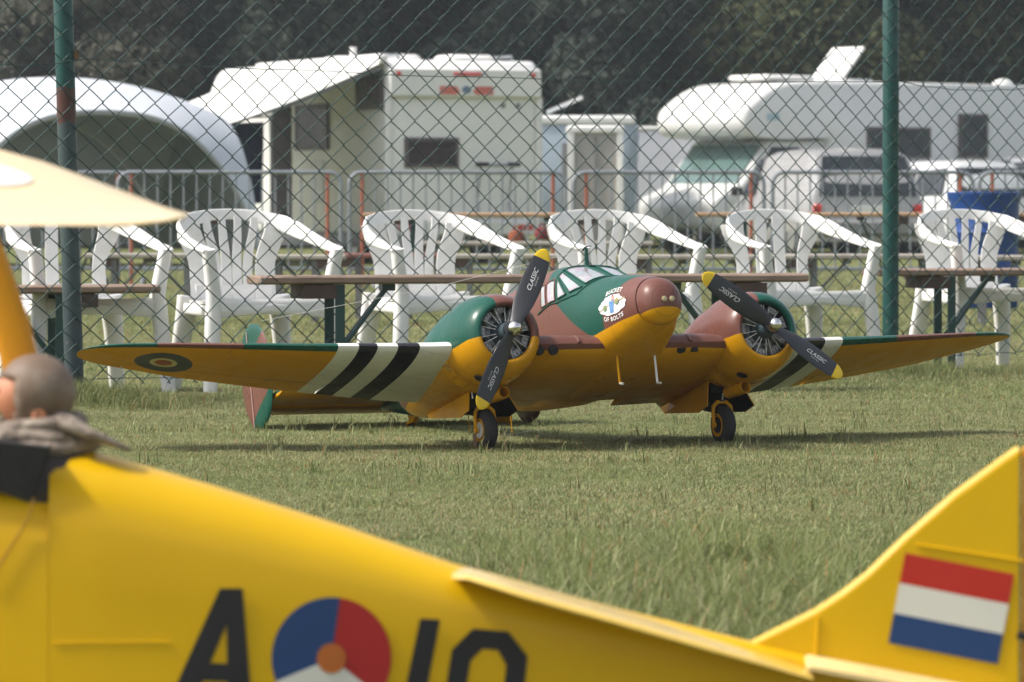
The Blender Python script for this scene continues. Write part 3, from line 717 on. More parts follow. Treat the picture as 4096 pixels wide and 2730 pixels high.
place_bench(-640, 345, 222, "brown folding bench crossing behind the rusty fence post", ht=.52, group=GB, inset=.46, rz=radians(17))
place_bench(592, 1850, 224, "long brown folding bench running behind the aircraft nose", ht=.53, group=GB, inset=.37, rz=radians(17))
place_bench(1985, 3000, 191, "brown folding bench crossing behind the clean green post", ht=.53, group=GB, inset=.42, rz=radians(17))
GT = "folding beer tables in the camping field"; GD = "benches drawn up to the far tables"
def table(x0, x1, s, lab, mw): return place_bench(x0, x1, s, lab, ht=.77, W=.5, mw=mw, name="table", cat="table", group=GT, inset=.42)
table(60, 578, 118, "brown folding table behind the chair beside the pale wing", M_wood)
table(836, 1437, 118, "pale brown folding table in front of the big motorhome rear", M_wood2)
table(1600, 2148, 113, "pale brown folding table in front of the silver van", M_wood2)
table(2270, 2830, 112, "brown folding table beside the blue barrel", M_wood2)
for x0, x1, s, mw, lab in ((225, 470, 136, M_wood4, "grey bench seen under the arm of the chair by the rusty post"), (600, 765, 140, M_wood4, "grey bench under the arm of the second chair"), (785, 980, 136, M_wood3, "reddish brown bench between the second and third chairs"),
                       (1040, 1340, 138, M_wood4, "grey-brown bench behind the upright propeller blade tip"), (1450, 1800, 140, M_wood4, "pale grey bench behind the outboard black propeller tip"), (1830, 2160, 138, M_wood4, "grey bench beneath the table in front of the silver van"), (2215, 2500, 142, M_wood4, "grey bench in front of the blue barrel")):
    place_bench(x0 - 30, x1 + 30, s, lab, ht=.48, mw=mw, ml=M_leg2, group=GD, inset=.22)
M_bagr = simple("shaded_red_fabric", (.16, .02, .02), .7); M_bago = simple("shaded_orange_fabric", (.25, .06, .02), .7)  # bag colours darkened to carry the shadow of the table
def bag(px, py, s, mt, lab, sz):
    x = X(px / 2.298, s); z = Z(py / 2.298, s)
    t = thing("bag", lab, "bag", (x, D(s), z - sz * .5))
    MB().loft([[(sz * .55 * k * cos(a), sz * .3 * k * sin(a), h) for a in np.linspace(0, 2 * pi, 13)[:-1]] for h, k in ((0, .8), (.03, 1), (sz * .5, 1.02), (sz * .75, .8), (sz * .85, .3))]).build("bag_body", mt, t)
    MB().tube([(-sz * .25, 0, sz * .75), (-sz * .15, 0, sz * 1.1), (sz * .15, 0, sz * 1.1), (sz * .25, 0, sz * .75)], .008, 6).build("handle", mt, t)
bag(1186, 541, 108, M_bago, "orange bag on the bench under the pale table", .13); bag(1246, 534, 108, M_bagr, "red bag on the bench under the pale table", .13)
bench(2.3, .26, .47, M_wood4, M_leg2, "bench", "far bench under the pale table with two bright bags on it", "bench", (X(1215 / 2.298, 108), D(108), .03), 0, GD, inset=.3)
# ================================================================== crowd barriers
M_galv = simple("galvanised_tube", (.27, .29, .32), .4, metal=.5, dirt=.2); M_or = simple("orange_tube", (.34, .10, .055), .5); M_ltube = simple("bright_galvanised_tube", (.6, .62, .64), .3, metal=.3)
GR = "crowd barriers along the edge of the camping field"
def barrier(px0, px1, s, lab, orange=(0, 1)):
    L = (px1 - px0) / 2.298 / s; x = X(px0 / 2.298, s)
    t = thing("crowd_barrier", lab, "barrier", (x, D(s), 0), 0, GR)
    zt_ = 1.165; r = .12; pts = []
    pts += [(0, 0, .12), (0, 0, zt_ - r)] + [(r - r * cos(a), 0, zt_ - r + r * sin(a)) for a in np.linspace(0, pi / 2, 7)[1:]] + [(L - r + r * sin(a), 0, zt_ - r + r * cos(a)) for a in np.linspace(0, pi / 2, 7)] + [(L, 0, .12)]
    MB().tube(pts, .021, 8).tube([(0, 0, .2), (L, 0, .2)], .018, 6).build("frame", M_galv, t)
    n = int(L / .125)
    for k in range(1, n):
        x_ = L * k / n
        if (k == 1 and 0 in orange) or (k == n - 1 and 1 in orange):
            MB().tube([(x_, 0, 0), (x_, 0, zt_)], .019, 6).build("end_post", M_or, t)
        else: MB().tube([(x_, 0, .2), (x_, 0, zt_)], .010, 5).build("bar", M_galv, t)
    for x_ in (.25, L - .25): MB().tube([(x_, -.3, 0), (x_, -.1, .1), (x_, .1, .1), (x_, .3, 0)], .018, 6).build("foot", M_galv, t)
barrier(-250, 300, 99, "barrier mostly hidden behind the pale foreground wing")
barrier(272, 783, 100, "barrier in front of the white arched shelter")
barrier(803, 1300, 100, "barrier in front of the big motorhome rear")
barrier(1318, 1755, 100, "barrier in front of the white-framed cabin")
barrier(1775, 2235, 100, "barrier in front of the silver van", (1,))
barrier(2250, 2750, 100, "barrier behind the blue barrel")
# ================================================================== blue barrel
M_blue = simple("blue_plastic", (.008, .05, .22), .4, dirt=.2)
t = thing("barrel", "large blue plastic barrel standing behind the benches", "barrel", (X(2262 / 2.298, 123), D(123), 0)); t.scale = (.92, .92, .99)
prf = [(0, .28), (.02, .295), (.25, .30), (.27, .312), (.29, .30), (.6, .302), (.62, .314), (.64, .302), (.86, .305), (.90, .325), (.935, .33), (.945, .31), (.93, .29), (.90, .285)]
MB().lathe(prf, 'z', (0, 0, 0), 36).build("drum", M_blue, t, ang=50)
MB().lathe([(.90, .326), (.925, .335), (.94, .335), (.945, .31)], 'z', (0, 0, .006), 36, cap=(False, False)).build("rim", M_blue, t, ang=50)
# ================================================================== vehicles
M_mh = simple("motorhome_white", (.80, .79, .765), .35, coat=.2, dirt=.08, scale=2); M_mh2 = simple("motorhome_grey_white", (.68, .68, .66), .35, coat=.2, dirt=.06, scale=2)
M_win = simple("dark_window", (.035, .022, .024), .22, spec=.3, coat=.0, dirt=.3, scale=1.5, dcol=(.13, .09, .09)); M_frame = simple("window_frame_grey", (.09, .07, .07), .4)
M_win2 = simple("grey_window", (.030, .036, .045), .2, spec=.4, coat=.0, dirt=.3, scale=3, dcol=(.11, .12, .14))
M_skirt = simple("grey_plastic", (.22, .22, .22), .5); M_tyre = M_blk; M_lamp = simple("red_lamp", (.6, .03, .02), .25, coat=.5); M_hub = simple("wheel_hub", (.45, .45, .45), .35, metal=.6)
def rprof(pts, r):
    """round the corners of an x-z outline"""
    out = []; n = len(pts)
    for i in range(n):
        p = Vector(pts[i][:2]); a = Vector(pts[i - 1][:2]); b = Vector(pts[(i + 1) % n][:2]); rr = pts[i][2] if len(pts[i]) > 2 else r
        da, db = (a - p), (b - p); ra = min(rr, da.length * .49, db.length * .49)
        p0 = p + da.normalized() * ra; p1 = p + db.normalized() * ra
        for t in np.linspace(0, 1, 6): out.append(tuple(p0 * (1 - t) ** 2 + p * 2 * t * (1 - t) + p1 * t * t))
    return out
def extr(prof, y0, y1, b=.06):
    """side outline extruded across the width with softened long edges"""
    cx = sum(p[0] for p in prof) / len(prof); cz = sum(p[1] for p in prof) / len(prof)
    def rg(y, k):
        R = []
        for (x, z) in prof:
            d = Vector((cx - x, cz - z)); d = d.normalized() * k if d.length else d
            R.append((x + d.x, y, z + d.y))
        return R
    return MB().loft([rg(y0, b), rg(y0 + b * .3, b * .3), rg(y0 + b, 0), rg(y1 - b, 0), rg(y1 - b * .3, b * .3), rg(y1, b)])
def wheel(par, x, y, r=.33, w_=.2):
    wn = node(par, "wheel", (x, y, r))
    MB().lathe([(-w_ / 2, r * .62), (-w_ / 2, r * .92), (-w_ / 2 + .03, r), (w_ / 2 - .03, r), (w_ / 2, r * .92), (w_ / 2, r * .62)], 'y', (0, 0, 0), 28).build("tyre", M_tyre, wn)
    MB().lathe([(-w_ / 2 - .003, r * .6), (-w_ / 2 - .006, r * .5), (-w_ / 2 + .02, .06), (w_ / 2 - .02, .06), (w_ / 2 + .006, r * .5), (w_ / 2 + .003, r * .6)], 'y', (0, 0, 0), 20).build("rim", M_hub, wn)
def window(par, axis, a0, a1, z0, z1, pos, sg, mw=M_win, name="window"):
    """window on a side (axis 'y': plane y=pos) or end wall (axis 'x')"""
    def bx(A0, A1, Z0, Z1, d0, d1, b):
        lo, hi = sorted((pos + sg * d0, pos + sg * d1))
        return MB().box(A0, A1, lo, hi, Z0, Z1, b=b) if axis == 'y' else MB().box(lo, hi, A0, A1, Z0, Z1, b=b)
    f = bx(a0, a1, z0, z1, -.005, .025, .01).build("window_frame", M_frame, par) if False else None
    w_ = bx(a0 + .05, a1 - .05, z0 + .05, z1 - .05, .0, .036, .012).build(name, mw, par)
    t = .055
    fr = MB()
    for (A0, A1, Z0, Z1) in ((a0, a1, z0, z0 + t), (a0, a1, z1 - t, z1), (a0, a0 + t, z0 + t, z1 - t), (a1 - t, a1, z0 + t, z1 - t)):
        lo, hi = sorted((pos, pos + sg * .045))
        if axis == 'y': fr.box(A0, A1, lo, hi, Z0, Z1)
        else: fr.box(lo, hi, A0, A1, Z0, Z1)
    fr.build("frame", M_frame, w_, smooth=False); return w_
# ---- big motorhome with awning (rear toward the camera)
A1 = radians(115)
MH = thing("motorhome", "large white motorhome seen from its rear with a white awning rolled out", "motorhome", (-.69, 64.8, 0), A1)
body = rprof([(0, .42, .1), (6.0, .42, .1), (6.1, 1.5), (5.9, 2.05, .1), (7.0, 2.12, .4), (7.2, 2.5, .5), (6.7, 2.97, .5), (.12, 2.93, .12), (0, 2.80, .12)], .1)
extr(body, -1.2, 1.2, .09).build("body", M_mh, MH, ang=45)
extr(rprof([(5.9, .4), (7.6, .4), (7.75, .9), (7.0, 1.25), (6.5, 2.05), (5.9, 2.05)], .15), -1.0, 1.0, .08).build("cab", M_mh, MH, ang=45)
MB().box(5.9, 6.9, 1.001, 1.03, 1.25, 1.85, b=.02).build("cab_window", M_win, MH)
MB().poly([(7.05, -.85, 1.28), (7.05, .85, 1.28), (6.58, .85, 1.98), (6.58, -.85, 1.98)], .02, (.8, 0, .55)).build("windscreen", M_win, MH)
extr(rprof([(.3, .24), (5.8, .24), (5.8, .42), (.3, .42)], .05), -1.14, 1.14, .03).build("skirt", M_skirt, MH)
for x_ in (1.5, 6.7):
    for y_ in (-.98, .98): wheel(MH, x_, y_)
# rear details: over-riding cap, corner strips, window, lamps, emblem
MB().box(-.085, .03, -1.2, 1.2, 2.38, 2.82, b=.035).build("rear_cap", M_mh, MH)
for y_ in (-1.19, 1.19): MB().sweep([(-.012, y_, .45), (-.012, y_, 2.4)], .10, .03, up=(1, 0, 0)).build("corner_strip", M_mh, MH)
window(MH, 'x', .10, .94, 1.38, 1.81, 0, -1)
for y_ in (-1.06, 1.06): MB().lathe([(0, .035), (-.02, .035), (-.026, .02)][::-1], 'x', (-.084, y_, 2.72), 14).build("marker_lamp", M_lamp, MH)
MB().box(-.11, -.082, -.24, .20, 2.70, 2.745, b=.008).build("brake_lamp", M_lamp, MH)
MB().poly([(-.086, .42, 2.55), (-.086, .16, 2.55), (-.086, .10, 2.47), (-.086, .16, 2.43), (-.086, .42, 2.43)], .006, (-1, 0, 0)).build("emblem_wing", simple("faded_red_print", (.62, .16, .12), .5), MH)
MB().poly([(-.086, -.42, 2.55), (-.086, -.16, 2.55), (-.086, -.10, 2.47), (-.086, -.16, 2.43), (-.086, -.42, 2.43)][::-1], .006, (-1, 0, 0)).build("emblem_wing", simple("faded_red_print", (.62, .16, .12), .5), MH)
MB().poly([(-.087, .07 * cos(a), 2.50 + .055 * sin(a)) for a in np.linspace(0, 2 * pi, 15)[:-1]], .007, (-1, 0, 0)).build("emblem_centre", simple("blue_grey_print", (.14, .2, .3), .5), MH)
for y_ in (-.62, -.86): MB().lathe([(-.014, .035), (.0, .04)], 'x', (0, y_, 2.28), 14).build("vent", M_skirt, MH)
MB().box(-.06, 0, -1.1, 1.1, .40, .62, b=.03).build("bumper", M_mh, MH)
for y_ in (-.95, .95): MB().box(-.075, -.055, y_ - .12, y_ + .12, .48, .56, b=.01).build("tail_lamp", M_lamp, MH)
# bicycle rack
rk = node(MH, "bicycle_rack")
MB().tube([(-.04, -.75, 1.42), (-.16, -.75, 1.42), (-.16, -.18, 1.42), (-.04, -.18, 1.42)], .02, 8).build("upper_hoop", M_galv, rk)
for y_ in (-.72, -.22): MB().sweep([(-.16, y_ - .09, 1.43), (-.16, y_ + .09, 1.43)], .06, .06).build("grip", M_dark, rk)
for x_ in (-.25, -.42): MB().sweep([(x_, -.95, .70), (x_, .45, .70)], .05, .03).build("rail", M_galv, rk)
for y_ in (-.7, -.2): MB().tube([(-.03, y_, .9), (-.1, y_, .68), (-.48, y_, .68)], .015, 6).tube([(-.03, y_, .95), (-.16, y_, 1.42)], .012, 6).build("arm", M_galv, rk)
# roof details
for x_, y_, h_ in ((2.2, .2, .14), (4.4, -.1, .18), (.9, -.4, .10)): MB().box(x_ - .35, x_ + .35, y_ - .35, y_ + .35, 2.93, 2.93 + h_, b=.05).build("roof_hatch", M_mh, MH)
MB().tube([(2.9, .5, 2.9), (2.9, .5, 3.2)], .05, 10).build("roof_pipe", M_mh, MH)
for y_ in (-.9, .9): MB().tube([(.3, y_, 2.93), (.3, y_, 3.0), (3.4, y_, 3.0), (3.4, y_, 2.93)], .02, 6).build("roof_rail", M_galv, MH)
# side details
window(MH, 'y', 2.15, 3.4, 1.66, 2.34, 1.2, 1); window(MH, 'y', .12, 1.08, 2.22, 2.76, 1.2, 1)
MB().box(3.62, 4.35, 1.17, 1.215, .55, 2.38, b=.01).build("door_opening", simple("dark_doorway", (.025, .015, .013), .8), MH)
MB().box(5.0, 5.8, 1.2, 1.23, 1.55, 2.1, b=.01).build("side_window", M_win, MH)
MB().box(5.95, 6.6, 1.2, 1.22, 2.3, 2.6, b=.03).build("side_window", M_win, MH)
for x_, z_0, z_1 in ((2.6, .9, 1.25), (2.6, 1.35, 1.5)): MB().box(x_ - .25, x_ + .25, 1.2, 1.22, z_0, z_1, b=.01).build("service_hatch", M_mh2, MH)
# awning
M_aw = Mat("awning_canvas", .6, .3); M_aw.color((.80, .79, .76)); tr = M_aw.t.nodes.new("ShaderNodeBsdfTranslucent"); tr.inputs[0].default_value = (.6, .58, .5, 1); ms = M_aw.t.nodes.new("ShaderNodeMixShader"); ms.inputs[0].default_value = .03
M_aw.t.links.new(M_aw.b.outputs[0], ms.inputs[1]); M_aw.t.links.new(tr.outputs[0], ms.inputs[2]); M_aw.t.links.new(ms.outputs[0], M_aw.t.nodes["Material Output"].inputs[0]); M_aw = M_aw.m
aw = node(MH, "awning")
vs = []; nu, nv = 12, 8
for j in range(nv + 1):
    for i in range(nu + 1):
        u_, v_ = i / nu, j / nv
        vs.append((.0 + 4.7 * u_, 1.24 + 2.6 * v_, 2.90 - .98 * v_ - .05 * sin(pi * v_) - .02 * sin(pi * u_) * sin(pi * v_)))
n2 = len(vs); vs += [(x, y, z - .012) for x, y, z in vs]
fs = [(j * (nu + 1) + i, j * (nu + 1) + i + 1, (j + 1) * (nu + 1) + i + 1, (j + 1) * (nu + 1) + i) for j in range(nv) for i in range(nu)]
MB().add(vs, fs + [tuple(k + n2 for k in f[::-1]) for f in fs]).build("canvas", M_aw, aw, ang=0)
MB().box(-.02, 4.75, 1.2, 1.34, 2.86, 3.0, b=.03).build("cassette", M_mh, aw)
MB().box(-.03, 4.75, 3.83, 3.90, 1.84, 1.98, b=.02).build("lead_rail", M_mh, aw)
for x_ in (.06, 4.6):
    MB().tube([(x_, 3.86, 1.9), (x_, 3.9, 0)], .018, 8).build("support_leg", M_galv, aw)
    MB().tube([(x_, 1.28, 2.8), (x_, 2.5, 2.32), (x_, 3.84, 1.9)], .022, 6).build("arm", M_galv, aw)
M_navy = simple("navy_cloth", (.012, .02, .06), .8, bump=.2)
t = thing("hanging_cloth", "navy blue cloth hanging beneath the white awning beside the shelter leg", "cloth", (-3.98, 64.7, 0), radians(20))
R = []
for z in np.linspace(.85, 2.02, 9): R.append([(x, .05 * sin(x * 16 + z * 2) , z + .05 * x) for x in np.linspace(-.42, .42, 20)] + [(x, .05 * sin(x * 16 + z * 2) + .015, z + .05 * x) for x in np.linspace(.42, -.42, 20)])
MB().loft(R).build("cloth_panel", M_navy, t)
MB().tube([(-.55, .01, 0), (-.55, .01, 2.05)], .02, 6).tube([(.55, .01, 0), (.55, .01, 2.12)], .02, 6).tube([(-.55, .01, 2.05), (.55, .01, 2.12)], .015, 6).build("frame", M_galv, t)
# ---- arched event shelter
M_sh = Mat("shelter_fabric", .6, .3); M_sh.color(M_sh.mix(M_sh.noise(1.2, 3).smooth(.3, .7), (.60, .64, .70), (.68, .71, .76)))
def translucent(M_, col, f):
    tr = M_.t.nodes.new("ShaderNodeBsdfTranslucent"); tr.inputs[0].default_value = (*col, 1); ms = M_.t.nodes.new("ShaderNodeMixShader"); ms.inputs[0].default_value = f
    M_.t.links.new(M_.b.outputs[0], ms.inputs[1]); M_.t.links.new(tr.outputs[0], ms.inputs[2]); M_.t.links.new(ms.outputs[0], M_.t.nodes["Material Output"].inputs[0]); return M_.m
M_sh = translucent(M_sh, (.40, .42, .42), .10)
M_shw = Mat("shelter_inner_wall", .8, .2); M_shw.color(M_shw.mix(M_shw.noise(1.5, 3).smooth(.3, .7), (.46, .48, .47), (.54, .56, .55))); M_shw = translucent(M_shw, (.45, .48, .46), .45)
SH = thing("event_shelter", "white arched dome shelter with a dark grey open front", "tent", (-6.35, 62.6, 0), radians(22))
def shz(a, b): return 2.62 * (max(0, 1 - (abs(a) ** 3.2) * (abs(b) ** 3.2))) ** .62 * (1 - .19 * b * b) * (1 - .19 * a * a) + .0
Wd = 2.25; n = 44; q = [math.copysign(1 - (1 - abs(t)) ** 1.5, t) for t in np.linspace(-1, 1, n + 1)]
vs = [(Wd * a * (1 + .0), Wd * b, shz(a, b) - .12 * 0) for b in q for a in q]
# arch openings: faces whose vertices lie outside the leg zone near the rim keep the canopy; the rim itself forms the arch
fs = [(j * (n + 1) + i, j * (n + 1) + i + 1, (j + 1) * (n + 1) + i + 1, (j + 1) * (n + 1) + i) for j in range(n) for i in range(n)]
o = MB().add(vs, fs).build("canopy", M_sh, SH, ang=0); sm = o.modifiers.new("thick", 'SOLIDIFY'); sm.thickness = .03
def wall(pts2, nm):
    MB().poly(pts2, .02, (0, 1, 0)).build(nm, M_shw, SH, smooth=False)
aa = np.linspace(-.985, .985, 40)
MB().poly([(Wd * a, Wd * .96, shz(a, 1) * .99) for a in aa], .02, (0, 1, 0)).build("back_wall", M_shw, SH, smooth=False)
MB().poly([(Wd * .96, Wd * a, shz(1, a) * .99) for a in aa], .02, (1, 0, 0)).build("side_wall", M_shw, SH, smooth=False)
MB().poly([(-Wd * .96, Wd * a, shz(1, a) * .99) for a in aa], .02, (-1, 0, 0)).build("side_wall", M_shw, SH, smooth=False)
MB().tube([(Wd * a, -Wd + .02, shz(a, 1) - .05) for a in aa], .03, 6).build("arch_pole", M_shw, SH)
# ---- second motorhome (overcab, side toward the camera)
A2 = radians(180 + 40); hx = Vector((-cos(radians(40)), -sin(radians(40)), 0)); hy = Vector((sin(radians(40)), -cos(radians(40)), 0))
P0 = Vector((4.22, 77.2, 0))                   # near front corner of the overcab at its side
M2 = thing("motorhome", "long white overcab motorhome with an open roof hatch and dark side windows", "motorhome", P0 - hy * 1.15 - hx * 6.6 + Vector((0, 0, 0)), A2)
body = rprof([(-.6, .42, .1), (4.9, .42, .1), (4.9, 2.02, .1), (6.2, 1.98, .3), (6.9, 2.05, .4), (6.95, 2.45, .4), (6.2, 2.95, .6), (5.0, 3.02, .1), (-.5, 3.02, .15)], .1)
extr(body, -1.15, 1.15, .12).build("body", M_mh2, M2, ang=50)
extr(rprof([(4.3, .42), (7.45, .42, .15), (7.5, .95, .2), (6.9, 1.15, .2), (6.15, 1.98, .1), (4.3, 1.98)], .15), -1.0, 1.0, .1).build("cab", M_mh2, M2, ang=45)
MB().poly([(6.84, -.85, 1.22), (6.84, .85, 1.22), (6.28, .85, 1.88), (6.28, -.85, 1.88)], .02, (.8, 0, .55)).build("windscreen", simple("teal_reflection_windscreen", (.10, .17, .16), .15, coat=.6, dirt=.2, scale=2), M2)  # pale teal reflection painted into the glass colour
MB().poly([(6.6, 1.0, 1.24), (5.5, 1.0, 1.24), (5.5, 1.0, 1.85), (6.15, 1.0, 1.85)], .02, (0, 1, 0)).build("cab_window", M_win2, M2)
MB().box(6.45, 6.6, 1.02, 1.24, 1.12, 1.36, b=.03).build("wing_mirror", M_dark, M2)
extr(rprof([(-.5, .24), (4.9, .24), (4.9, .42), (-.5, .42)], .05), -1.1, 1.1, .03).build("skirt", M_skirt, M2)
window(M2, 'y', 2.45, 4.0, 1.68, 2.22, 1.15, 1, M_win2); window(M2, 'y', 1.0, 1.72, 1.70, 2.48, 1.15, 1, M_win2)
for x_ in (.9, 6.6):
    for y_ in (-.93, .93): wheel(M2, x_, y_)
MB().box(6.1, 6.4, 1.145, 1.153, 2.3, 2.42).build("side_print", simple("pale_blue_print", (.35, .48, .55), .5), M2)
rh = MB().poly([(3.9, -.35, 3.05), (3.9, .45, 3.05), (3.35, .45, 3.62), (3.35, -.35, 3.62)], .05, (.7, 0, .68)).build("roof_hatch_lid", M_mh, M2)
MB().box(3.2, 4.0, -.4, .5, 3.0, 3.08, b=.02).build("roof_hatch_frame", M_mh, M2)
MB().box(4.6, 5.8, -.5, .5, 3.02, 3.12, b=.04).build("roof_box", M_mh, M2)
MB().lathe([(3.0, .2), (3.1, .18), (3.15, .05)], 'z', (-.1, .5, 0), 16).build("roof_vent", M_mh, M2)
MB().poly([(-.5, 1.152, 2.25), (-.85 + .3, 1.152, 2.25), (-.58, 1.152, 2.45)], .004, (0, 1, 0)).build("side_print", simple("pale_teal_print", (.3, .5, .5), .5), M2)
# ---- cars
def car(name, label, loc, rz, col, L=4.4, W=1.8, Ht=1.65, van=True, cat="car", glazed=True):
    t = thing(name, label, cat, loc, rz)
    xs_ = [-2.2, -2.12, -1.9, -1.5, -.5, .3, .9, 1.5, 1.9, 2.15, 2.2]
    k = L / 4.4
    belt = [.80, .92, .98, 1.0, .99, .97, .96, .86, .76, .62, .5]
    roof = [.85, 1.25, Ht - .05, Ht, Ht, Ht - .03, Ht - .22, 1.02, .84, .68, .52] if van else [.82, .98, 1.2, Ht - .05, Ht, Ht - .02, Ht - .15, 1.0, .84, .68, .52]
    wb = [.80, .86, .88, .90, .90, .90, .89, .87, .84, .76, .66]; wr = [.76, .74, .70, .70, .71, .71, .70, .76, .74, .66, .58]
    R = []
    for x_, b_, r_, w1, w2 in zip(xs_, belt, roof, wb, wr):
        w1 *= W / 1.8; w2 *= W / 1.8
        x_ *= k
        R.append([(x_, -w1 * .93, .28), (x_, -w1, .45), (x_, -w1, b_ * .9), (x_, -w1 * .97, b_), (x_, -w2, r_ - .07), (x_, -w2 * .8, r_), (x_, 0, r_ + .02), (x_, w2 * .8, r_), (x_, w2, r_ - .07), (x_, w1 * .97, b_), (x_, w1, b_ * .9), (x_, w1, .45), (x_, w1 * .93, .28)])
    MB().loft(R).build("body", col, t, ang=30)
    for s_ in (-1, 1):
        for (xa, xb) in (((-1.75, -.85), (-.78, .2), (.27, 1.0)) if glazed else ((.45, 1.0),)):
            y0 = s_ * (.885) * W / 1.8; y1 = s_ * .735 * W / 1.8
            pts = [(xa * k, y0, 1.03), (xb * k, y0, 1.0), (min(xb, .72) * k, y1, Ht - .17), (xa * k * (.97 if xa < -1 else 1), y1, Ht - .12)]
            MB().poly(pts, .02 * s_, (0, .95, .3)).build("side_window", M_win2, t, smooth=False)
        for x_ in (-1.35, 1.4): wheel(t, x_ * k, s_ * .80 * W / 1.8, .32, .2)
        MB().box(.95 * k, 1.12 * k, *sorted((s_ * .9 * W / 1.8, s_ * 1.05 * W / 1.8)), 1.0, 1.14, b=.03).build("wing_mirror", M_dark, t)
        MB().box(-2.225 * k, -2.05 * k, *sorted((s_ * .68 * W / 1.8, s_ * .83 * W / 1.8)), .66, .86, b=.03).build("tail_lamp", M_lamp, t)
        MB().box(2.0 * k, 2.2 * k, *sorted((s_ * .45 * W / 1.8, s_ * .72 * W / 1.8)), .52, .66, b=.03).build("headlamp", M_chrome, t)
    zr = Ht - .12 if van else 1.25
    MB().poly([(-2.175 * k, -.80, .98), (-2.175 * k, .80, .98), (-1.96 * k, .68, zr), (-1.96 * k, -.68, zr)], .03, (-.9, 0, .3)).build("rear_window", M_win2, t, smooth=False)
    MB().poly([(1.42 * k, -.68, 1.04), (1.42 * k, .68, 1.04), (1.0 * k, .6, Ht - .2), (1.0 * k, -.6, Ht - .2)], .03, (.6, 0, .7)).build("windscreen", M_win2, t, smooth=False)
    MB().box(-2.30 * k, -2.1 * k, -.86, .86, .36, .62, b=.05).build("bumper", M_skirt if van else col, t)
    MB().box(-2.215 * k, -2.19 * k, -.26, .26, .72, .84, b=.008).build("number_plate", M_mh, t)
    return t
M_van = simple("silver_van_paint", (.40, .395, .40), .3, metal=.1, coat=.4, dirt=.06); M_silver = simple("silver_paint", (.46, .45, .47), .3, metal=.15, coat=.5, dirt=.05); M_carw = simple("white_car_paint", (.74, .75, .76), .25, coat=.6, dirt=.04); M_carg = simple("grey_car_paint", (.30, .31, .33), .3, metal=.4, coat=.4)
s = 64.5
car("van", "silver van with a wide dark tailgate window parked behind the tables", (X(1975 / 2.298, s) - .45, D(s) + 2.3, 0), radians(90 + 15), M_van, 4.6, 1.95, 1.72, cat="van", glazed=False)
s = 60.
car("car", "small white car beyond the clean green post beside the blue barrel", (X(2150 / 2.298, s) , D(s) + 1.6, 0), radians(90 + 30), M_carw, 4.0, 1.7, 1.58, True)
car("people_carrier", "grey people carrier behind the blue barrel, partly outside the view", (X(2370 / 2.298, 58) + .3, D(58) + 1.0, 0), radians(90 + 62), M_carg, 4.8, 1.9, 1.75)
# ---- caravan, cabin and trailer between the motorhomes
M_bl = simple("blue_grey_panel", (.30, .36, .42), .5, dirt=.1, scale=1.5); M_tr = simple("pale_lilac_panel", (.55, .56, .62), .45, dirt=.08, scale=1.5); M_cab_in = simple("taupe_panel", (.40, .375, .35), .6, dirt=.15, scale=2.)
s = 60.; d = D(s)
CV = thing("caravan", "blue-grey caravan with a rounded roof edge between the two motorhomes", "caravan", (X(1240 / 2.298, s) - 2.0, d + .8, 0), 0)
extr(rprof([(0, .45), (3.6, .45), (3.7, 2.35, .35), (.1, 2.38, .3)], .15), 0, 2.1, .1).build("body", M_bl, CV, ang=45)
MB().box(.1, 3.62, -.03, 2.1, 2.18, 2.36, b=.05).build("roof_band", M_mh2, CV)
MB().box(2.38, 2.5, -.02, .01, .8, 1.9, b=.005).build("door_seam", M_skirt, CV)
for x_ in (1.2, 3.2): wheel(CV, x_, .12, .3)
MB().poly([(2.15, .8, 2.40), (2.15, 1.5, 2.40), (2.75, 1.5, 2.66), (2.75, .8, 2.66)], .06, (-.4, 0, .9)).build("roof_hatch_lid", M_mh, CV)
KB = thing("portable_cabin", "tall white-framed cabin with plain taupe panels beside the caravan", "cabin", (X(1305 / 2.298, 62), D(62), 0), 0)
wk = (1432 - 1305) / 2.298 / 62
MB().box(.03, wk - .03, .03, .9, .1, 2.0).build("cabin_body", M_cab_in, KB, smooth=False)
for a_, b_ in ((0, .1), (wk - .1, wk)): MB().box(a_, b_, -.02, .08, .02, 2.08, b=.01).build("frame_post", M_mh, KB)
MB().box(-.02, wk + .02, -.03, .95, 2.0, 2.13, b=.03).build("cabin_roof", M_mh, KB)
MB().box(wk * .5 - .02, wk * .5 + .02, -.0, .035, .15, 1.95).build("door_seam", M_skirt, KB, smooth=False)
MB().box(wk - .05, wk - .01, -.05, -.02, 1.35, 1.6, b=.008).build("handle", M_mh, KB)
TR = thing("box_trailer", "pale lilac-grey box trailer behind the white-framed cabin", "trailer", (X(1425 / 2.298, 55.5), D(55.5) + .2, 0), 0)
MB().box(0, 3.6, 0, 2.2, .45, 2.22, b=.05).build("box", M_tr, TR)
MB().box(-.02, 3.62, -.02, 2.2, 2.20, 2.27, b=.02).build("roof_edge", M_mh2, TR); MB().box(.1, 3.5, .1, 2.1, .35, .46).build("chassis", M_skirt, TR, smooth=False)
for x_ in (1.2, 2.1): wheel(TR, x_, .1, .3)
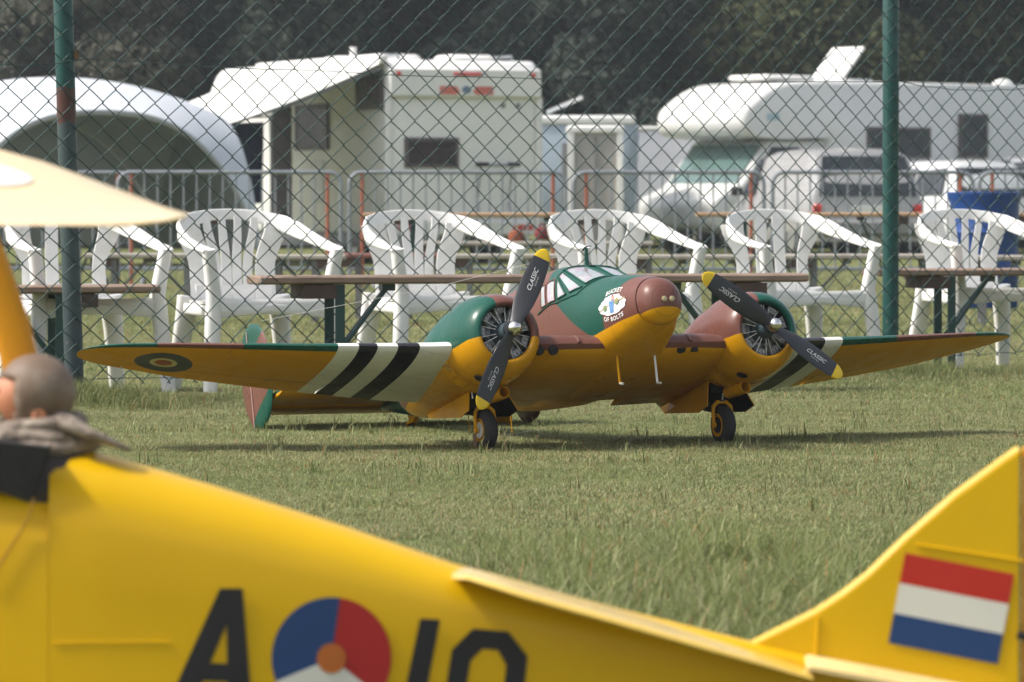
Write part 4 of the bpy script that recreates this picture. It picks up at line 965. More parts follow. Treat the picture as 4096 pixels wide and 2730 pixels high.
# ================================================================== foreground yellow biplane model
FY = (.72, .43, .0)
def fy_mat(name, build=None, rough=.32):
    m = Mat(name, rough + .1, .3, coat=.15); m.b.inputs["Coat Roughness"].default_value = .25
    c = m.mix(m.noise(3, 4).smooth(.4, .7) * .25, FY, (.60, .33, .0)); m.color(c); m.bump(m.noise(8, 3), .05, .01); return m.m
M_fy = fy_mat("yellow_fabric"); M_fyd = simple("deep_yellow_paint", (.62, .27, .002), .45, dirt=.1)
M_cream = simple("sunlit_cream_wing_fabric", (.80, .62, .36), .4, coat=.2, dirt=.05); M_ink = simple("black_marking", (.012, .012, .016), .45); M_rred = simple("roundel_red", (.40, .012, .012), .45, dirt=.05); M_rblue = simple("roundel_blue", (.01, .045, .16), .45, dirt=.05); M_rwht = simple("roundel_white", (.70, .68, .62), .45, dirt=.05); M_ror = simple("roundel_orange", (.48, .13, .015), .5)  # cream wing: sun glare on yellow fabric put into the colour
M_fred = simple("flag_red", (.48, .02, .01), .45, dirt=.04); M_seam = simple("seam_brown", (.30, .15, .01), .6)
S = 660.; FYD = D(S)
BP = thing("model_biplane", "large yellow model biplane with black A10 lettering nearest the camera", "model airplane", (0, FYD, 0))
def B(dx, dy, y=0.):       # displayed (2353-wide) picture coordinates -> biplane local
    return Vector((X(dx / 2.298, S), y, Z(dy / 2.298, S)))
tx = [X(v / 2.298, S) for v in (-700, -120, 88, 130, 240, 500, 780, 1050, 1400, 1750, 1850)]
ttop = [Z(v / 2.298, S) for v in (900, 985, 1000, 1020, 1045, 1120, 1207, 1300, 1395, 1482, 1505)]
tbot = [Z(v / 2.298, S) for v in (1800, 1800, 1800, 1800, 1795, 1785, 1770, 1740, 1700, 1655, 1640)]
tw_ = [.10, .12, .12, .12, .118, .11, .098, .083, .058, .03, .022]
def fus_b(x):
    return interp(x, tx, ttop), interp(x, tx, tbot), interp(x, tx, tw_)
def fr_b(x, cut=0.):
    a, b, w_ = fus_b(x); a -= cut; h = a - b; R = []
    pr = [(0, 1.), (.30, .995), (.55, .975), (.78, .935), (.93, .87), (1., .78), (1., .60), (1., .4), (1., .2), (1., .05), (.97, .0), (.6, .0), (0., .0)]
    pts = [(x, -w_ * u_, b + h * v_) for u_, v_ in pr]
    pts += [(x, w_ * u_, b + h * v_) for u_, v_ in pr[1:-1]][::-1]
    return pts
x_c0, x_c1 = B(-700, 0).x, B(118, 0).x
MB().loft([fr_b(x) for x in np.linspace(B(128, 0).x, tx[-1], 60)]).build("fuselage", M_fy, BP, ang=40)
MB().loft([fr_b(x, .045) for x in np.linspace(x_c0, B(127, 0).x, 12)]).build("forward_fuselage", M_fy, BP, ang=40)
# cockpit coaming: dark panel rising around the pilot
P = [B(-160, 985), B(128, 1020), B(96, 1132), B(-160, 1100)]
MB().poly([(p.x, -.124, p.z) for p in P], .248, (0, 1, 0)).build("cockpit_surround", M_dark, BP, smooth=False)
MB().tube([(p.x, -.1245, p.z) for p in (B(96, 1134), B(85, 1180), B(40, 1250), B(-10, 1330))], .0016, 5).build("fabric_seam", M_seam, BP)
MB().tube([(B(135, 0).x, -.1215, B(0, 1462).z), (B(400, 0).x, -.1145, B(0, 1460).z)], .0011, 5).build("stringer", M_fy, BP)
def side(p, lift=.0015):
    a, b, w_ = fus_b(p[0]); return Vector((p[0], -w_ - lift, p[2]))
def mark(pts, name, mat, lift=.0025, par=BP, tri=True):
    P = [B(*p) for p in pts]; P = [side((p.x, 0, p.z), lift) for p in P]
    return MB().poly(P, .0008, (0, -1, 0)).build(name, mat, par, smooth=False)
# letter A as three strokes and a bar
mark([(515, 1340), (565, 1340), (430, 1655), (372, 1655)], "letter_stroke", M_ink); 
mark([(530, 1341), (566, 1341), (590, 1655), (532, 1655)], "letter_stroke", M_ink, .0032)
mark([(468, 1508), (560, 1512), (560, 1552), (448, 1548)], "letter_stroke", M_ink, .0038)
mark([(968, 1411), (1013, 1414), (958, 1700), (908, 1696)], "letter_stroke", M_ink)
def ringpoly(outer, inner, name):
    n = len(outer); P = [side((B(*p).x, 0, B(*p).z), .003) for p in outer + inner]
    MB().add(P, [(i, (i + 1) % n, n + (i + 1) % n, n + i) for i in range(n)]).build(name, M_ink, BP, smooth=False)
ringpoly([(1040, 1483), (1088, 1435), (1168, 1443), (1212, 1500), (1192, 1680), (1150, 1728), (1062, 1722), (1012, 1660)], [(1082, 1508), (1110, 1481), (1145, 1485), (1164, 1520), (1148, 1652), (1125, 1680), (1082, 1676), (1060, 1640)], "letter_stroke")
rc = (767, 1500)
def sector(a0, a1, r, mat, nm, lift):
    pts = [rc] + [(rc[0] + r * sin(a) * .995, rc[1] - r * 1.02 * cos(a)) for a in np.linspace(radians(a0), radians(a1), 24)]
    mark(pts, nm, mat, lift)
sector(8, 128, 136, M_rred, "roundel_sector", .003); sector(-112, 8, 136, M_rblue, "roundel_sector", .0035); sector(128, 248, 136, M_rwht, "roundel_sector", .004)
mark([(rc[0] + 33 * sin(a), rc[1] - 34 * cos(a)) for a in np.linspace(0, 2 * pi, 29)[:-1]], "roundel_centre", M_ror, .0055)
# stabiliser on the near side
def bar(pts, w0, th, name, mat, yc=-.14):
    R = []
    for (a, b, ww) in pts:
        p = B(a, b); R.append([(p.x, yc + ww * u_, p.z + th * v_) for u_, v_ in ((-1, 0), (-.9, .6), (-.4, 1), (.4, 1), (.9, .6), (1, 0), (.9, -.6), (.4, -1), (-.4, -1), (-.9, -.6))])
    MB().loft(R).build(name, mat, BP, ang=50)
# thin tailplane, its tip toward the camera; leading edge is the near rounded end
def tailplane():
    R = []
    top = [(1040, 1312), (1075, 1308), (1200, 1345), (1400, 1402), (1600, 1462), (1760, 1510), (1860, 1542)]
    for i, (a, b) in enumerate(top):
        p = B(a, b); k = [.0, .5, .9, 1, 1, .9, .75][i]; sp = .03 + .11 * k; th = [.002, .004, .006, .006, .006, .005, .003][i]
        a_, b_, w_ = fus_b(p.x)
        y0, y1 = -w_ - sp * .75, -w_ * .3
        R.append([(p.x, y0 + (y1 - y0) * u_, p.z + (-.004 * (1 - u_)) + th * v_ - .0) for u_, v_ in ((0, 0), (.03, .8), (.2, 1), (.6, 1), (1, 1), (1, -1), (.6, -1), (.2, -1), (.03, -.8))])
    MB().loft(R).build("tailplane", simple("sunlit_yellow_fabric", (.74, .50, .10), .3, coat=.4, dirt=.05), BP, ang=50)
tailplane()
# fin and rudder
fin = [(1725, 1487), (1800, 1452), (1880, 1412), (1940, 1372), (2000, 1325), (2090, 1238), (2200, 1142), (2300, 1068), (2345, 1036), (2345, 1640), (1850, 1640), (1800, 1520)]
P = [B(*p) for p in fin]
cz = sum((p for p in P), Vector()) / len(P)
def slab(P, th, name, mat, r=.008, y0=0.):
    c = sum((p for p in P), Vector()) / len(P)
    R = []
    for y, k in ((-th, .985), (-th * .7, .997), (-th * .3, 1.), (th * .3, 1.), (th * .7, .997), (th, .985)):
        R.append([(c.x + (p.x - c.x) * k, y + y0, c.z + (p.z - c.z) * k) for p in P])
    return MB().loft(R).build(name, mat, BP, ang=50)
slab(P, .011, "tail_fin", M_fy)
MB().tube([B(*p) for p in [(1725, 1490), (1765, 1470)] + fin[1:9]], .0085, 10).build("fin_leading_edge", simple("glossy_yellow_edge", (.70, .46, .04), .3, coat=.6, dirt=.03), BP)
slab([B(*p) for p in ((2351, 1030), (2450, 985), (2600, 1010), (2700, 1120), (2700, 1400), (2600, 1640), (2351, 1660))], .010, "rudder", M_fyd)
MB().tube([(B(2338, 0).x, -.014, B(0, 1460).z), (B(2375, 0).x, -.014, B(0, 1466).z)], .006, 8).build("rudder_hinge", M_ink, BP)
MB().tube([(B(2105, 0).x, -.0125, B(0, 1252).z), (B(2350, 0).x, -.0125, B(0, 1290).z)], .002, 5).build("fin_rib", M_fy, BP)
MB().tube([(B(1880, 0).x, -.0125, B(0, 1418).z), (B(1872, 0).x, -.0125, B(0, 1560).z)], .002, 5).build("fin_rib", M_fy, BP)
fl = [(2080, 1271), (2331, 1320), (2293, 1527), (2042, 1478)]
def lp(a, b, t): return (a[0] + (b[0] - a[0]) * t, a[1] + (b[1] - a[1]) * t)
for k, (mt) in enumerate((M_fred, M_rwht, M_rblue)):
    q = [lp(fl[0], fl[3], k / 3), lp(fl[1], fl[2], k / 3), lp(fl[1], fl[2], (k + 1) / 3), lp(fl[0], fl[3], (k + 1) / 3)]
    MB().poly([(B(*p).x, -.0125, B(*p).z) for p in q], .0008, (0, -1, 0)).build("flag_stripe", mt, BP, smooth=False)
R = []
for a, b in ((1850, 1518), (1860, 1514), (2000, 1540), (2180, 1575), (2300, 1600)):
    p = B(a, b); R.append([(p.x, -.012 - .05 * u_, p.z + v_ * .006 - .01 * u_) for u_, v_ in ((0, 1), (1, .6), (1, -.6), (0, -1))])
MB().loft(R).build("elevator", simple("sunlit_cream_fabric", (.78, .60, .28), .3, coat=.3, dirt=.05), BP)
MB().tube([B(1840, 1640, 0), B(1900, 1730, 0), B(1930, 1790, 0)], .008, 8).build("tail_skid", M_rust, BP)
# upper wing tip sheet with a roundel, seen from a little above
def UW(dx, dy, s_, y_): return Vector((X(dx / 2.298, s_), D(s_) - FYD, Z(dy / 2.298, s_)))
near = [(-700, 517), (-300, 518), (0, 518), (200, 518), (300, 515), (380, 507), (420, 499)]; far = [(-700, 250), (-300, 290), (0, 345), (100, 372), (230, 420), (330, 457), (400, 485)]
R = []; M_ = 9
for (a, b), (c_, d_) in zip(near, far):
    N_ = UW(a, b, 735, 0); Fp = UW(c_, d_, 690, 0); row_t = []; row_b = []
    for k in range(M_):
        t = k / (M_ - 1); p = N_.lerp(Fp, t); th = .010 * sqrt(max(0, 1 - (2 * t - 1) ** 4)) * (1 if a < 350 else .5)
        row_t.append((p.x, p.y, p.z + .004 * sin(pi * t) )); row_b.append((p.x, p.y, p.z - th * 1.4 - .001))
    R.append(row_t + row_b[::-1][1:-1])
n_ = UW(435, 493, 700, 0)
R.append([(n_.x, n_.y, n_.z)] * len(R[0]))
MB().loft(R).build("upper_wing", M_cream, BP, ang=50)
# roundel patch on the wing's top near the frame edge
def wp(u_, t):
    N_ = UW(*near[0], 735, 0).lerp(UW(*near[2], 735, 0), 0)
    i = min(int(u_), len(near) - 2); f = u_ - i
    a = UW(*near[i], 735, 0).lerp(UW(*near[i + 1], 735, 0), f); b = UW(*far[i], 690, 0).lerp(UW(*far[i + 1], 690, 0), f)
    p = a.lerp(b, t); return Vector((p.x, p.y, p.z + .004 * sin(pi * t) + .0016))
def wdisc(r1, mt, nm, dz):
    pts = []
    for a in np.linspace(0, 2 * pi, 33)[:-1]:
        u_ = 1.62 + .92 * r1 * cos(a); t = .60 + .17 * r1 * sin(a)
        q = wp(max(.05, u_), t); pts.append((q.x, q.y, q.z + dz))
    c = (sum(p[0] for p in pts) / 32, sum(p[1] for p in pts) / 32, sum(p[2] for p in pts) / 32)
    MB().add(pts + [c], [(i, (i + 1) % 32, 32) for i in range(32)]).build(nm, mt, BP)
wdisc(1., M_rwht, "wing_roundel", .0004); wdisc(.40, simple("pale_red_print", (.62, .25, .2), .5), "wing_roundel", .001)
# strut from the wing down to the fuselage
MB().sweep([B(-75, 520, .08), B(-40, 600, .08), B(15, 760, .08), B(70, 1010, .08)], .058, .02, up=(0, 1, 0), n=14, e=2.4).build("wing_strut", M_fyd, BP)
# landing gear and forward part outside the frame keep the model standing
for y_ in (-.28, .28):
    MB().tube([B(-560, 1700, y_ * .35), B(-600, 1880, y_)], .012, 8).build("gear_leg", M_fyd, BP)
    wn = node(BP, "wheel", (B(-600, 0).x, y_, .10))
    MB().lathe([(-.03, .06), (-.035, .09), (-.01, .1), (.01, .1), (.035, .09), (.03, .06)], 'y', (0, 0, 0), 24).build("tyre", M_blk, wn)
MB().loft([[(B(-700, 0).x - .3 * t, .1 * (1 - .5 * t) * cos(a), .40 + .02 * t + .13 * (1 - .4 * t) * sin(a)) for a in np.linspace(0, 2 * pi, 17)[:-1]] for t in (0, .5, 1)]).build("engine_cowl", M_fy, BP)
# ---- pilot figure in the cockpit
M_helm = simple("grey_brown_leather", (.16, .105, .072), .6, dirt=.5, scale=11, dcol=(.30, .25, .21)); M_skin = simple("painted_skin", (.52, .215, .115), .5, dirt=.15, scale=20); M_scarf = Mat("beige_scarf_cloth", .9, .1); M_scarf.color(M_scarf.mix(M_scarf.noise(25, 5).smooth(.4, .6), (.20, .165, .14), (.33, .28, .235))); M_scarf.bump(M_scarf.noise(30, 4), .8, .02); M_scarf = M_scarf.m; M_jack = simple("dark_brown_leather", (.045, .035, .035), .5, dirt=.4, scale=18, dcol=(.12, .10, .10))
hc = B(80, 905)
PF = thing("pilot_figure", "pilot doll in grey-brown flying helmet and beige scarf sitting in the yellow cockpit", "doll", (hc.x, FYD - .0, hc.z))
PF.scale = (.90, .88, .86)
def blob(prof, nm, mt, c=(0, 0, 0), sy=1., n=24, sx=1., par=None):
    return MB().loft([[(c[0] + cxo + r * sx * cos(a), c[1] + r * sy * sin(a), c[2] + z) for a in np.linspace(0, 2 * pi, n + 1)[:-1]] for z, r, cxo in prof]).build(nm, mt, par or PF, ang=60)
# head (continuous with neck and torso), profile facing -x
hd = []
for t in np.linspace(-1, 1, 15):
    r = .0535 * sqrt(max(.0, 1 - t * t * .98)); hd.append((t * .058 - .004, max(r, .003), -.010 - .006 * (1 - abs(t))))
torso = [(-.26, .085, .0), (-.20, .105, .0), (-.14, .11, .0), (-.10, .09, .0), (-.085, .05, .0), (-.065, .034, .0)]
blob(torso + [h for h in hd if h[0] > -.058 + .01], "body", M_skin, sy=.85)
blob([(-.25, .10, 0), (-.18, .125, 0), (-.13, .122, .0), (-.095, .09, .0), (-.08, .045, 0)], "jacket", M_jack, sy=.95)
# face features
MB().lathe([(-.012, .012), (.0, .009), (.014, .003)], 'x', (-.070, 0, -.006), 12).xf(Matrix.Identity(4)).build("nose", M_skin, PF)
for s_ in (-1, 1):
    MB().lathe([(-.012, .010), (-.006, .013), (.004, .011), (.010, .004)], 'y', (.012, s_ * .047, -.038), 14).build("ear", M_skin, PF)
    MB().lathe([(0, .007), (-.004, .005)][::-1], 'x', (-.058, s_ * .02, .006), 12).build("eye", M_ink, PF)
MB().sweep([(-.062, -.015, -.030), (-.066, 0, -.031), (-.062, .015, -.030)], .004, .004).build("mouth", M_rred, PF)
# helmet: shell covering crown, back and sides, open at the face
vs = []; nA, nB = 30, 20
keep = []
for j in range(nB + 1):
    ph = pi * j / nB * .80
    for i in range(nA):
        th = 2 * pi * i / nA; d_ = Vector((sin(ph) * cos(th), sin(ph) * sin(th), cos(ph)))
        vs.append((.002 + d_.x * .063, d_.y * .057, .002 + d_.z * .064))
fs = []
for j in range(nB):
    for i in range(nA):
        q = [j * nA + i, j * nA + (i + 1) % nA, (j + 1) * nA + (i + 1) % nA, (j + 1) * nA + i]
        cx_ = sum(vs[k][0] for k in q) / 4; cz_ = sum(vs[k][2] for k in q) / 4
        if cx_ < -.028 and cz_ < .028: continue
        fs.append(tuple(q))
o = MB().add(vs, fs).build("flying_helmet", M_helm, PF, ang=0); sm = o.modifiers.new("thick", 'SOLIDIFY'); sm.thickness = .004
MB().tube([(.012 - .02 * t, -.0575 + .012 * t, -.030 - .03 * t) for t in np.linspace(0, 1, 5)], .004, 6).build("chin_strap", M_jack, PF)
# scarf: wrapped rolls and a trailing end
for k, (zz, rx, tilt) in enumerate(((-.058, .068, .10), (-.076, .080, -.06), (-.094, .090, .05))):
    MB().tube([(rx * cos(a) + .004, rx * .85 * sin(a), zz + tilt * rx * cos(a) + .004 * sin(3 * a + k)) for a in np.linspace(0, 2 * pi, 33)], [.0155 + .003 * sin(5 * a + k) for a in np.linspace(0, 2 * pi, 33)], 10, cap=False).build("scarf", M_scarf, PF)
bx = lambda a, b, y_=0.: (B(a, b).x - hc.x, y_, B(a, b).z - hc.z)
MB().sweep([bx(130, 960, -.02), bx(185, 985, -.06), bx(230, 1010, -.06), bx(280, 1032, -.05), bx(325, 1052, -.04)], [.04, .05, .05, .045, .02], [.030, .026, .022, .016, .006], up=(0, 0, 1), n=12, e=2.2).build("scarf_end", M_scarf, PF, ang=60)
# ================================================================== trees
M_bark = simple("bark", (.09, .075, .055), .9, dirt=.3, scale=3)
def leaf_mat(name, ca, cb, cc):
    m = Mat(name, .7, .2); ob = m.xyz()
    c = m.mix(m.noise(.35, 4).smooth(.35, .65), ca, cb); c = m.mix(m.noise(3., 3).smooth(.5, .7) * .6, c, cc); m.color(c)
    tr = m.t.nodes.new("ShaderNodeBsdfTranslucent"); m.t.links.new(c, tr.inputs[0]); ms = m.t.nodes.new("ShaderNodeMixShader"); ms.inputs[0].default_value = .42
    m.t.links.new(m.b.outputs[0], ms.inputs[1]); m.t.links.new(tr.outputs[0], ms.inputs[2]); m.t.links.new(ms.outputs[0], m.t.nodes["Material Output"].inputs[0]); return m.m
LM = [leaf_mat("dark_foliage", (.062, .080, .068), (.088, .108, .088), (.115, .13, .105)), leaf_mat("olive_foliage", (.08, .095, .045), (.11, .125, .058), (.14, .15, .075)), leaf_mat("grey_foliage", (.11, .115, .09), (.15, .15, .115), (.18, .175, .135))]
def tree_meshes(seed, Ht, Rad, dens, lm):
    r = np.random.default_rng(seed)
    tr = MB(); tr.tube([(0, 0, -.3), (.1, 0, Ht * .25), (-.05, .1, Ht * .55), (.05, 0, Ht * .9)], [.35, .26, .16, .04], 9)
    cl = []
    for k in range(13):
        a = r.uniform(0, 2 * pi); h = Ht * r.uniform(.15, .75); L = Rad * r.uniform(.55, 1.) * (1.1 - h / Ht * .5)
        e = (L * cos(a), L * sin(a), h + L * r.uniform(.1, .6)); tr.tube([(0, 0, h), (e[0] * .5, e[1] * .5, h + (e[2] - h) * .35), e], [.12, .07, .02], 6)
        cl.append((*e, Rad * r.uniform(.28, .5)))
    for k in range(26):
        h = r.uniform(.08, 1.0); rr = Rad * sqrt(max(.05, 1 - (2 * h - .9) ** 2)) * r.uniform(.4, 1.); a = r.uniform(0, 2 * pi)
        cl.append((rr * cos(a), rr * sin(a), Ht * h, Rad * r.uniform(.25, .48)))
    P = []
    for (x, y, z, R_) in cl:
        n = int(dens * R_ * R_ * 13); d = r.normal(size=(n, 3)); d /= np.linalg.norm(d, axis=1)[:, None]; q = R_ * r.uniform(.45, 1.05, (n, 1)) ** .6 * d * [1, 1, .8] + [x, y, z]; P.append(q)
    P = np.concatenate(P); n = len(P); s_ = r.uniform(.05, .13, (n, 1)); a = r.normal(size=(n, 3)); a /= np.linalg.norm(a, axis=1)[:, None]; b = r.normal(size=(n, 3)); b -= a * (a * b).sum(1)[:, None]; b /= np.linalg.norm(b, axis=1)[:, None]
    V_ = np.stack([P - a * s_, P - b * s_ * .6, P + a * s_, P + b * s_ * .6], 1).reshape(-1, 3)
    me = bpy.data.meshes.new("crown"); me.vertices.add(4 * n); me.vertices.foreach_set("co", V_.ravel()); me.loops.add(4 * n); me.loops.foreach_set("vertex_index", np.arange(4 * n)); me.polygons.add(n); me.polygons.foreach_set("loop_start", np.arange(0, 4 * n, 4)); me.materials.append(lm); me.update(); me.validate()
    return tr.mesh("trunk", M_bark), me
TM = [tree_meshes(1, 9.5, 3.2, 120, LM[0]), tree_meshes(2, 11, 3.4, 120, LM[1]), tree_meshes(3, 8, 2.8, 130, LM[2]), tree_meshes(4, 10, 3.2, 120, LM[0])]
trees = [(-11.2, 94, 2, "grey-green tree above the top of the arched shelter"), (-8.6, 90, 2, "grey-green loose tree behind the rusty fence post"), (-5.8, 93, 0, "dark tree between the shelter and the motorhome overcab"), (-3.0, 91, 3, "dark tree above the front end of the big motorhome"),
         (-.4, 94, 0, "dark tree behind the middle of the big motorhome roof"), (2.2, 90, 3, "dark tree beside the rear corner of the big motorhome"), (4.4, 93, 1, "olive-green tree above the caravan roof hatch"), (6.6, 90, 1, "olive-green tree above the overcab nose of the long motorhome"),
         (8.6, 94, 1, "olive-green tree above the open roof hatch"), (10.6, 91, 0, "dark tree beyond the clean green fence post"), (12.8, 95, 1, "olive tree at the far end of the long motorhome")]
back = [(-13.5, 104, 0), (-9.8, 106, 0), (-6.6, 105, 3), (-3.9, 108, 0), (-1.2, 106, 3), (1.6, 108, 1), (4.4, 106, 0), (7.2, 108, 1), (9.8, 106, 1), (12.6, 108, 0), (15, 105, 1)]
def plant_tree(x, y, k, lab, grp):
    t = thing("tree", lab, "tree", (x, y, 0), random.uniform(0, 6.28), grp); sc_ = random.uniform(.95, 1.15); t.scale = (sc_, sc_, sc_)
    put("trunk", TM[k][0], t); put("crown", TM[k][1], t)
for x, y, k, lab in trees: plant_tree(x, y, k, lab, "trees behind the parked motorhomes")
for (x, y, k), lb in zip(back, ["dark tree far behind the grey-green tree over the shelter","dark tree far behind the rusty post","dark tree in the second row above the shelter edge","dark tree in the second row above the awning","dark tree in the second row above the motorhome roof pipe","olive tree in the second row behind the motorhome rear","dark tree in the second row above the caravan","olive tree in the second row above the overcab nose","olive tree in the second row above the roof hatch","dark tree in the second row beyond the clean green post","olive tree at the far end of the second row"]): plant_tree(x, y, k, lb, "second row of trees")
# ================================================================== grass (instanced tufts)
def blade_mat():
    m = Mat("grass_blades", .55, .35); m.world()
    at = m.t.nodes.new("ShaderNodeAttribute"); at.attribute_name = "tone"; tone = V(m.t, at.outputs["Fac"])
    r = (m.rnd() * .35 + tone)._m('FRACT'); n1 = m.noise(1.1, 3).smooth(.35, .65); n2 = m.noise(.28, 2).smooth(.4, .6)
    c = m.mix(r.smooth(.0, 1.), (.175, .215, .072), (.31, .335, .15))
    c = m.mix((r * 7.3)._m('FRACT').gt(.60) * (n1 * .6 + .35), c, (.50, .44, .27))
    c = m.mix((r * 13.7)._m('FRACT').gt(.93), c, (.42, .20, .09)); c = m.mix(m.noise(3.3, 3).smooth(.5, .66) * .32, c, (.42, .37, .21))
    c = m.mix(n2 * .3, c, (.17, .23, .06))
    dk = (tone * 5.7)._m('FRACT'); c = m.mix(dk.gt(.62) * .62, c, (.045, .075, .02)); c = m.mix((tone * 9.1)._m('FRACT').gt(.9) * .7, c, (.50, .55, .26))
    m.color(c)
    tr = m.t.nodes.new("ShaderNodeBsdfTranslucent"); m.t.links.new(c, tr.inputs[0]); ms = m.t.nodes.new("ShaderNodeMixShader"); ms.inputs[0].default_value = .4
    m.t.links.new(m.b.outputs[0], ms.inputs[1]); m.t.links.new(tr.outputs[0], ms.inputs[2]); m.t.links.new(ms.outputs[0], m.t.nodes["Material Output"].inputs[0]); return m.m
M_gr = blade_mat(); M_lg = leaf_mat('long_grass_blades', (.16, .20, .065), (.25, .265, .11), (.40, .34, .19))
tuftcol = bpy.data.collections.new("grass_tuft_shapes")
def tuft(seed, nb, rad, h0, h1, wid, lean):
    r = np.random.default_rng(seed); vs = []; fs = []; tn = []
    for k in range(nb):
        tn += [r.uniform()] * 2
        a = r.uniform(0, 2 * pi); q = rad * sqrt(r.uniform()); x, y = q * cos(a), q * sin(a); h = r.uniform(h0, h1); d = r.uniform(0, 2 * pi); l = h * r.uniform(.1, lean); w_ = wid * r.uniform(.7, 1.3); px, py = -sin(d) * w_, cos(d) * w_
        o = len(vs); dx, dy = cos(d) * l, sin(d) * l
        vs += [(x - px, y - py, -.004), (x + px, y + py, -.004), (x + dx * .35 + px * .8, y + dy * .35 + py * .8, h * .6), (x + dx * .35 - px * .8, y + dy * .35 - py * .8, h * .6), (x + dx, y + dy, h)]
        fs += [(o, o + 1, o + 2, o + 3), (o + 3, o + 2, o + 4)]
    me = bpy.data.meshes.new("tuft"); me.from_pydata(vs, [], fs); me.materials.append(M_gr); me.materials.append(M_lg)
    if 4 <= seed < 7: me.polygons.foreach_set('material_index', [1 if (t_ * 17.3) % 1 < .50 else 0 for t_ in tn])
    at = me.attributes.new('tone', 'FLOAT', 'FACE'); at.data.foreach_set('value', tn); ob = bpy.data.objects.new("tuft_%02d" % seed, me); tuftcol.objects.link(ob)
for k in range(4): tuft(k, 62, .062, .003, .014, .0009, 2.4)          # mown lawn
for k in range(4, 7): tuft(k, 22, .075, .025, .12, .0022, 1.5)           # long grass
for k in range(7, 9): tuft(k, 10, .03, .03, .065, .0018, .8)          # stray taller blades
def pts_for(y0, y1, dens, jit=1.):
    N = int(dens * .1138 * 2.5 * (y1 ** 2 - y0 ** 2) / 2 * 1.15)
    y = np.sqrt(rng.uniform(y0 ** 2, y1 ** 2, N)); x = rng.uniform(-1, 1, N) * (y * .1138 * 1.25 + .15); return x, y
from mathutils import noise as mn
def patch_n(x, y):
    return np.array([1.05 + .55 * mn.noise((a * 2.2, b * 2.2, 0)) + .35 * mn.noise((a * 7, b * 7, 3)) for a, b in zip(x, y)])
X_, Y_, I_, S_ = [], [], [], []
def addp(x, y, idx, sc_):
    X_.append(x); Y_.append(y); I_.append(idx); S_.append(sc_)
x, y = pts_for(7.5, 13, 520); addp(x, y, rng.integers(0, 4, len(x)), rng.uniform(.8, 1.3, len(x)) * patch_n(x, y))
x, y = pts_for(13, 19.5, 560); addp(x, y, rng.integers(0, 4, len(x)), rng.uniform(.8, 1.3, len(x)) * patch_n(x, y))
x, y = pts_for(19.5, 30, 120); addp(x, y, rng.integers(0, 4, len(x)), rng.uniform(1.4, 2.2, len(x)))
x, y = pts_for(30, 60, 22); addp(x, y, rng.integers(0, 4, len(x)), rng.uniform(2.5, 3.6, len(x)))
# long, unmown strip nearest the camera
x, y = pts_for(7.2, 11.6, 330); lim = 10.6 + .35 * np.sin(x * 5) + .25 * np.sin(x * 13 + 1) + .45 * x + rng.normal(0, .22, len(x))
kk = (y < lim) & (np.array([mn.noise((a * 3.1, b * 1.6, 9)) for a, b in zip(x, y)]) > -.28); addp(x[kk], y[kk], rng.integers(4, 7, kk.sum()), rng.uniform(.45, .95, kk.sum()) * np.clip(.55 + (lim[kk] - y[kk]) * .5, .45, 1.05))
x, y = pts_for(9, 19, 14); addp(x, y, rng.integers(7, 9, len(x)), rng.uniform(.6, 1.1, len(x)))
x, y = pts_for(14, 26, 60); fl_ = 18.9 + (x + 1.81) * (3.4 / 3.72); kk = (np.abs(y - fl_) < .35) | ((y - fl_ > 0) & (rng.uniform(size=len(x)) < .3)); addp(x[kk], y[kk], rng.integers(7, 9, kk.sum()), rng.uniform(.35, .8, kk.sum()))
for (cx_, cy_, n_, r_) in ((-1.78, 18.78, 90, .22), (-1.6, 18.7, 60, .35), (1.93, 22.15, 80, .28), (2.0, 22.0, 50, .4)):
    x = rng.normal(cx_, r_ * .6, n_); y = rng.normal(cy_, r_ * .5, n_); addp(x, y, rng.integers(4, 7, n_), rng.uniform(.45, .85, n_))
x = np.concatenate(X_); y = np.concatenate(Y_); idx = np.concatenate(I_).astype(np.int32); sc_ = np.concatenate(S_); z = hgt(x, y)
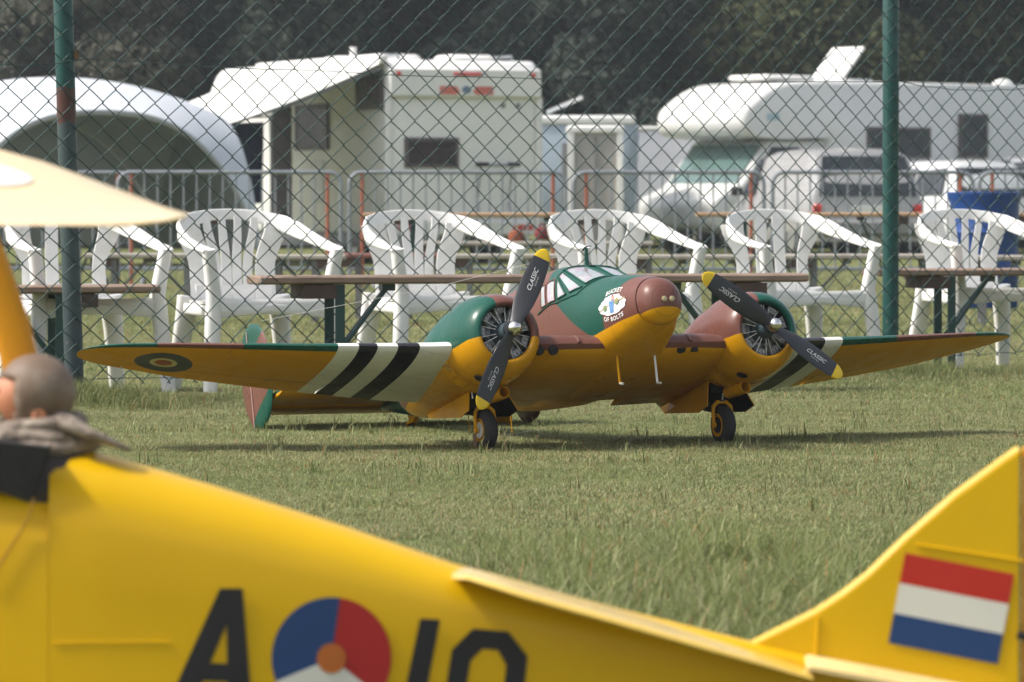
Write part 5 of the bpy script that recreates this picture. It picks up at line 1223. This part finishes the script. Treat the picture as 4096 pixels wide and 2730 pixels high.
# keep blades out of the tyres
kp = np.ones(len(x), bool)
for wx, wy in ((-.083, 15.18), (.737, 15.54)): kp &= ((x - wx) ** 2 + (y - wy) ** 2) > .03 ** 2
x, y, z, idx, sc_ = x[kp], y[kp], z[kp], idx[kp], sc_[kp]; n = len(x)
me = bpy.data.meshes.new("grass"); me.vertices.add(n); me.vertices.foreach_set("co", np.stack([x, y, z], 1).ravel())
for nm, ty, val in (("idx", 'INT', idx), ("scl", 'FLOAT', sc_.astype(np.float32)), ("rot", 'FLOAT', rng.uniform(0, 6.28, n).astype(np.float32))):
    at = me.attributes.new(nm, ty, 'POINT'); at.data.foreach_set("value", val)
gro = bpy.data.objects.new("grass", me); COL.objects.link(gro); gro["kind"] = "stuff"
ng = bpy.data.node_groups.new("grass_scatter", 'GeometryNodeTree'); ng.interface.new_socket("Geometry", in_out='INPUT', socket_type='NodeSocketGeometry'); ng.interface.new_socket("Geometry", in_out='OUTPUT', socket_type='NodeSocketGeometry')
N = ng.nodes; Lk = ng.links; gi = N.new("NodeGroupInput"); gout = N.new("NodeGroupOutput"); iop = N.new("GeometryNodeInstanceOnPoints"); ci = N.new("GeometryNodeCollectionInfo")
ci.inputs[0].default_value = tuftcol; ci.inputs["Separate Children"].default_value = True; ci.inputs["Reset Children"].default_value = True
def attr(nm, ty):
    a = N.new("GeometryNodeInputNamedAttribute"); a.data_type = ty; a.inputs[0].default_value = nm; return a.outputs[0]
m2p = N.new("GeometryNodeMeshToPoints"); Lk.new(gi.outputs[0], m2p.inputs[0]); Lk.new(m2p.outputs[0], iop.inputs["Points"]); Lk.new(ci.outputs[0], iop.inputs["Instance"]); iop.inputs["Pick Instance"].default_value = True
Lk.new(attr("idx", 'INT'), iop.inputs["Instance Index"]); cx3 = N.new("ShaderNodeCombineXYZ"); Lk.new(attr("rot", 'FLOAT'), cx3.inputs[2]); Lk.new(cx3.outputs[0], iop.inputs["Rotation"]); Lk.new(attr("scl", 'FLOAT'), iop.inputs["Scale"]); Lk.new(iop.outputs[0], gout.inputs[0])
gmod = gro.modifiers.new("scatter", 'NODES'); gmod.node_group = ng

# ================================================================== haze
hz = MB().box(-1000, 1000, -30, 1700, -2.0, 16.0).build("haze", [], smooth=False); hz["kind"] = "stuff"
hm = bpy.data.materials.new("summer_haze"); hm.use_nodes = True; ht = hm.node_tree; ht.nodes.remove(ht.nodes["Principled BSDF"])
pv = ht.nodes.new("ShaderNodeVolumePrincipled"); pv.inputs["Color"].default_value = (.86, .93, 1, 1); pv.inputs["Density"].default_value = .0006; pv.inputs["Anisotropy"].default_value = .2
ht.links.new(pv.outputs[0], ht.nodes["Material Output"].inputs["Volume"]); hz.data.materials.append(hm)
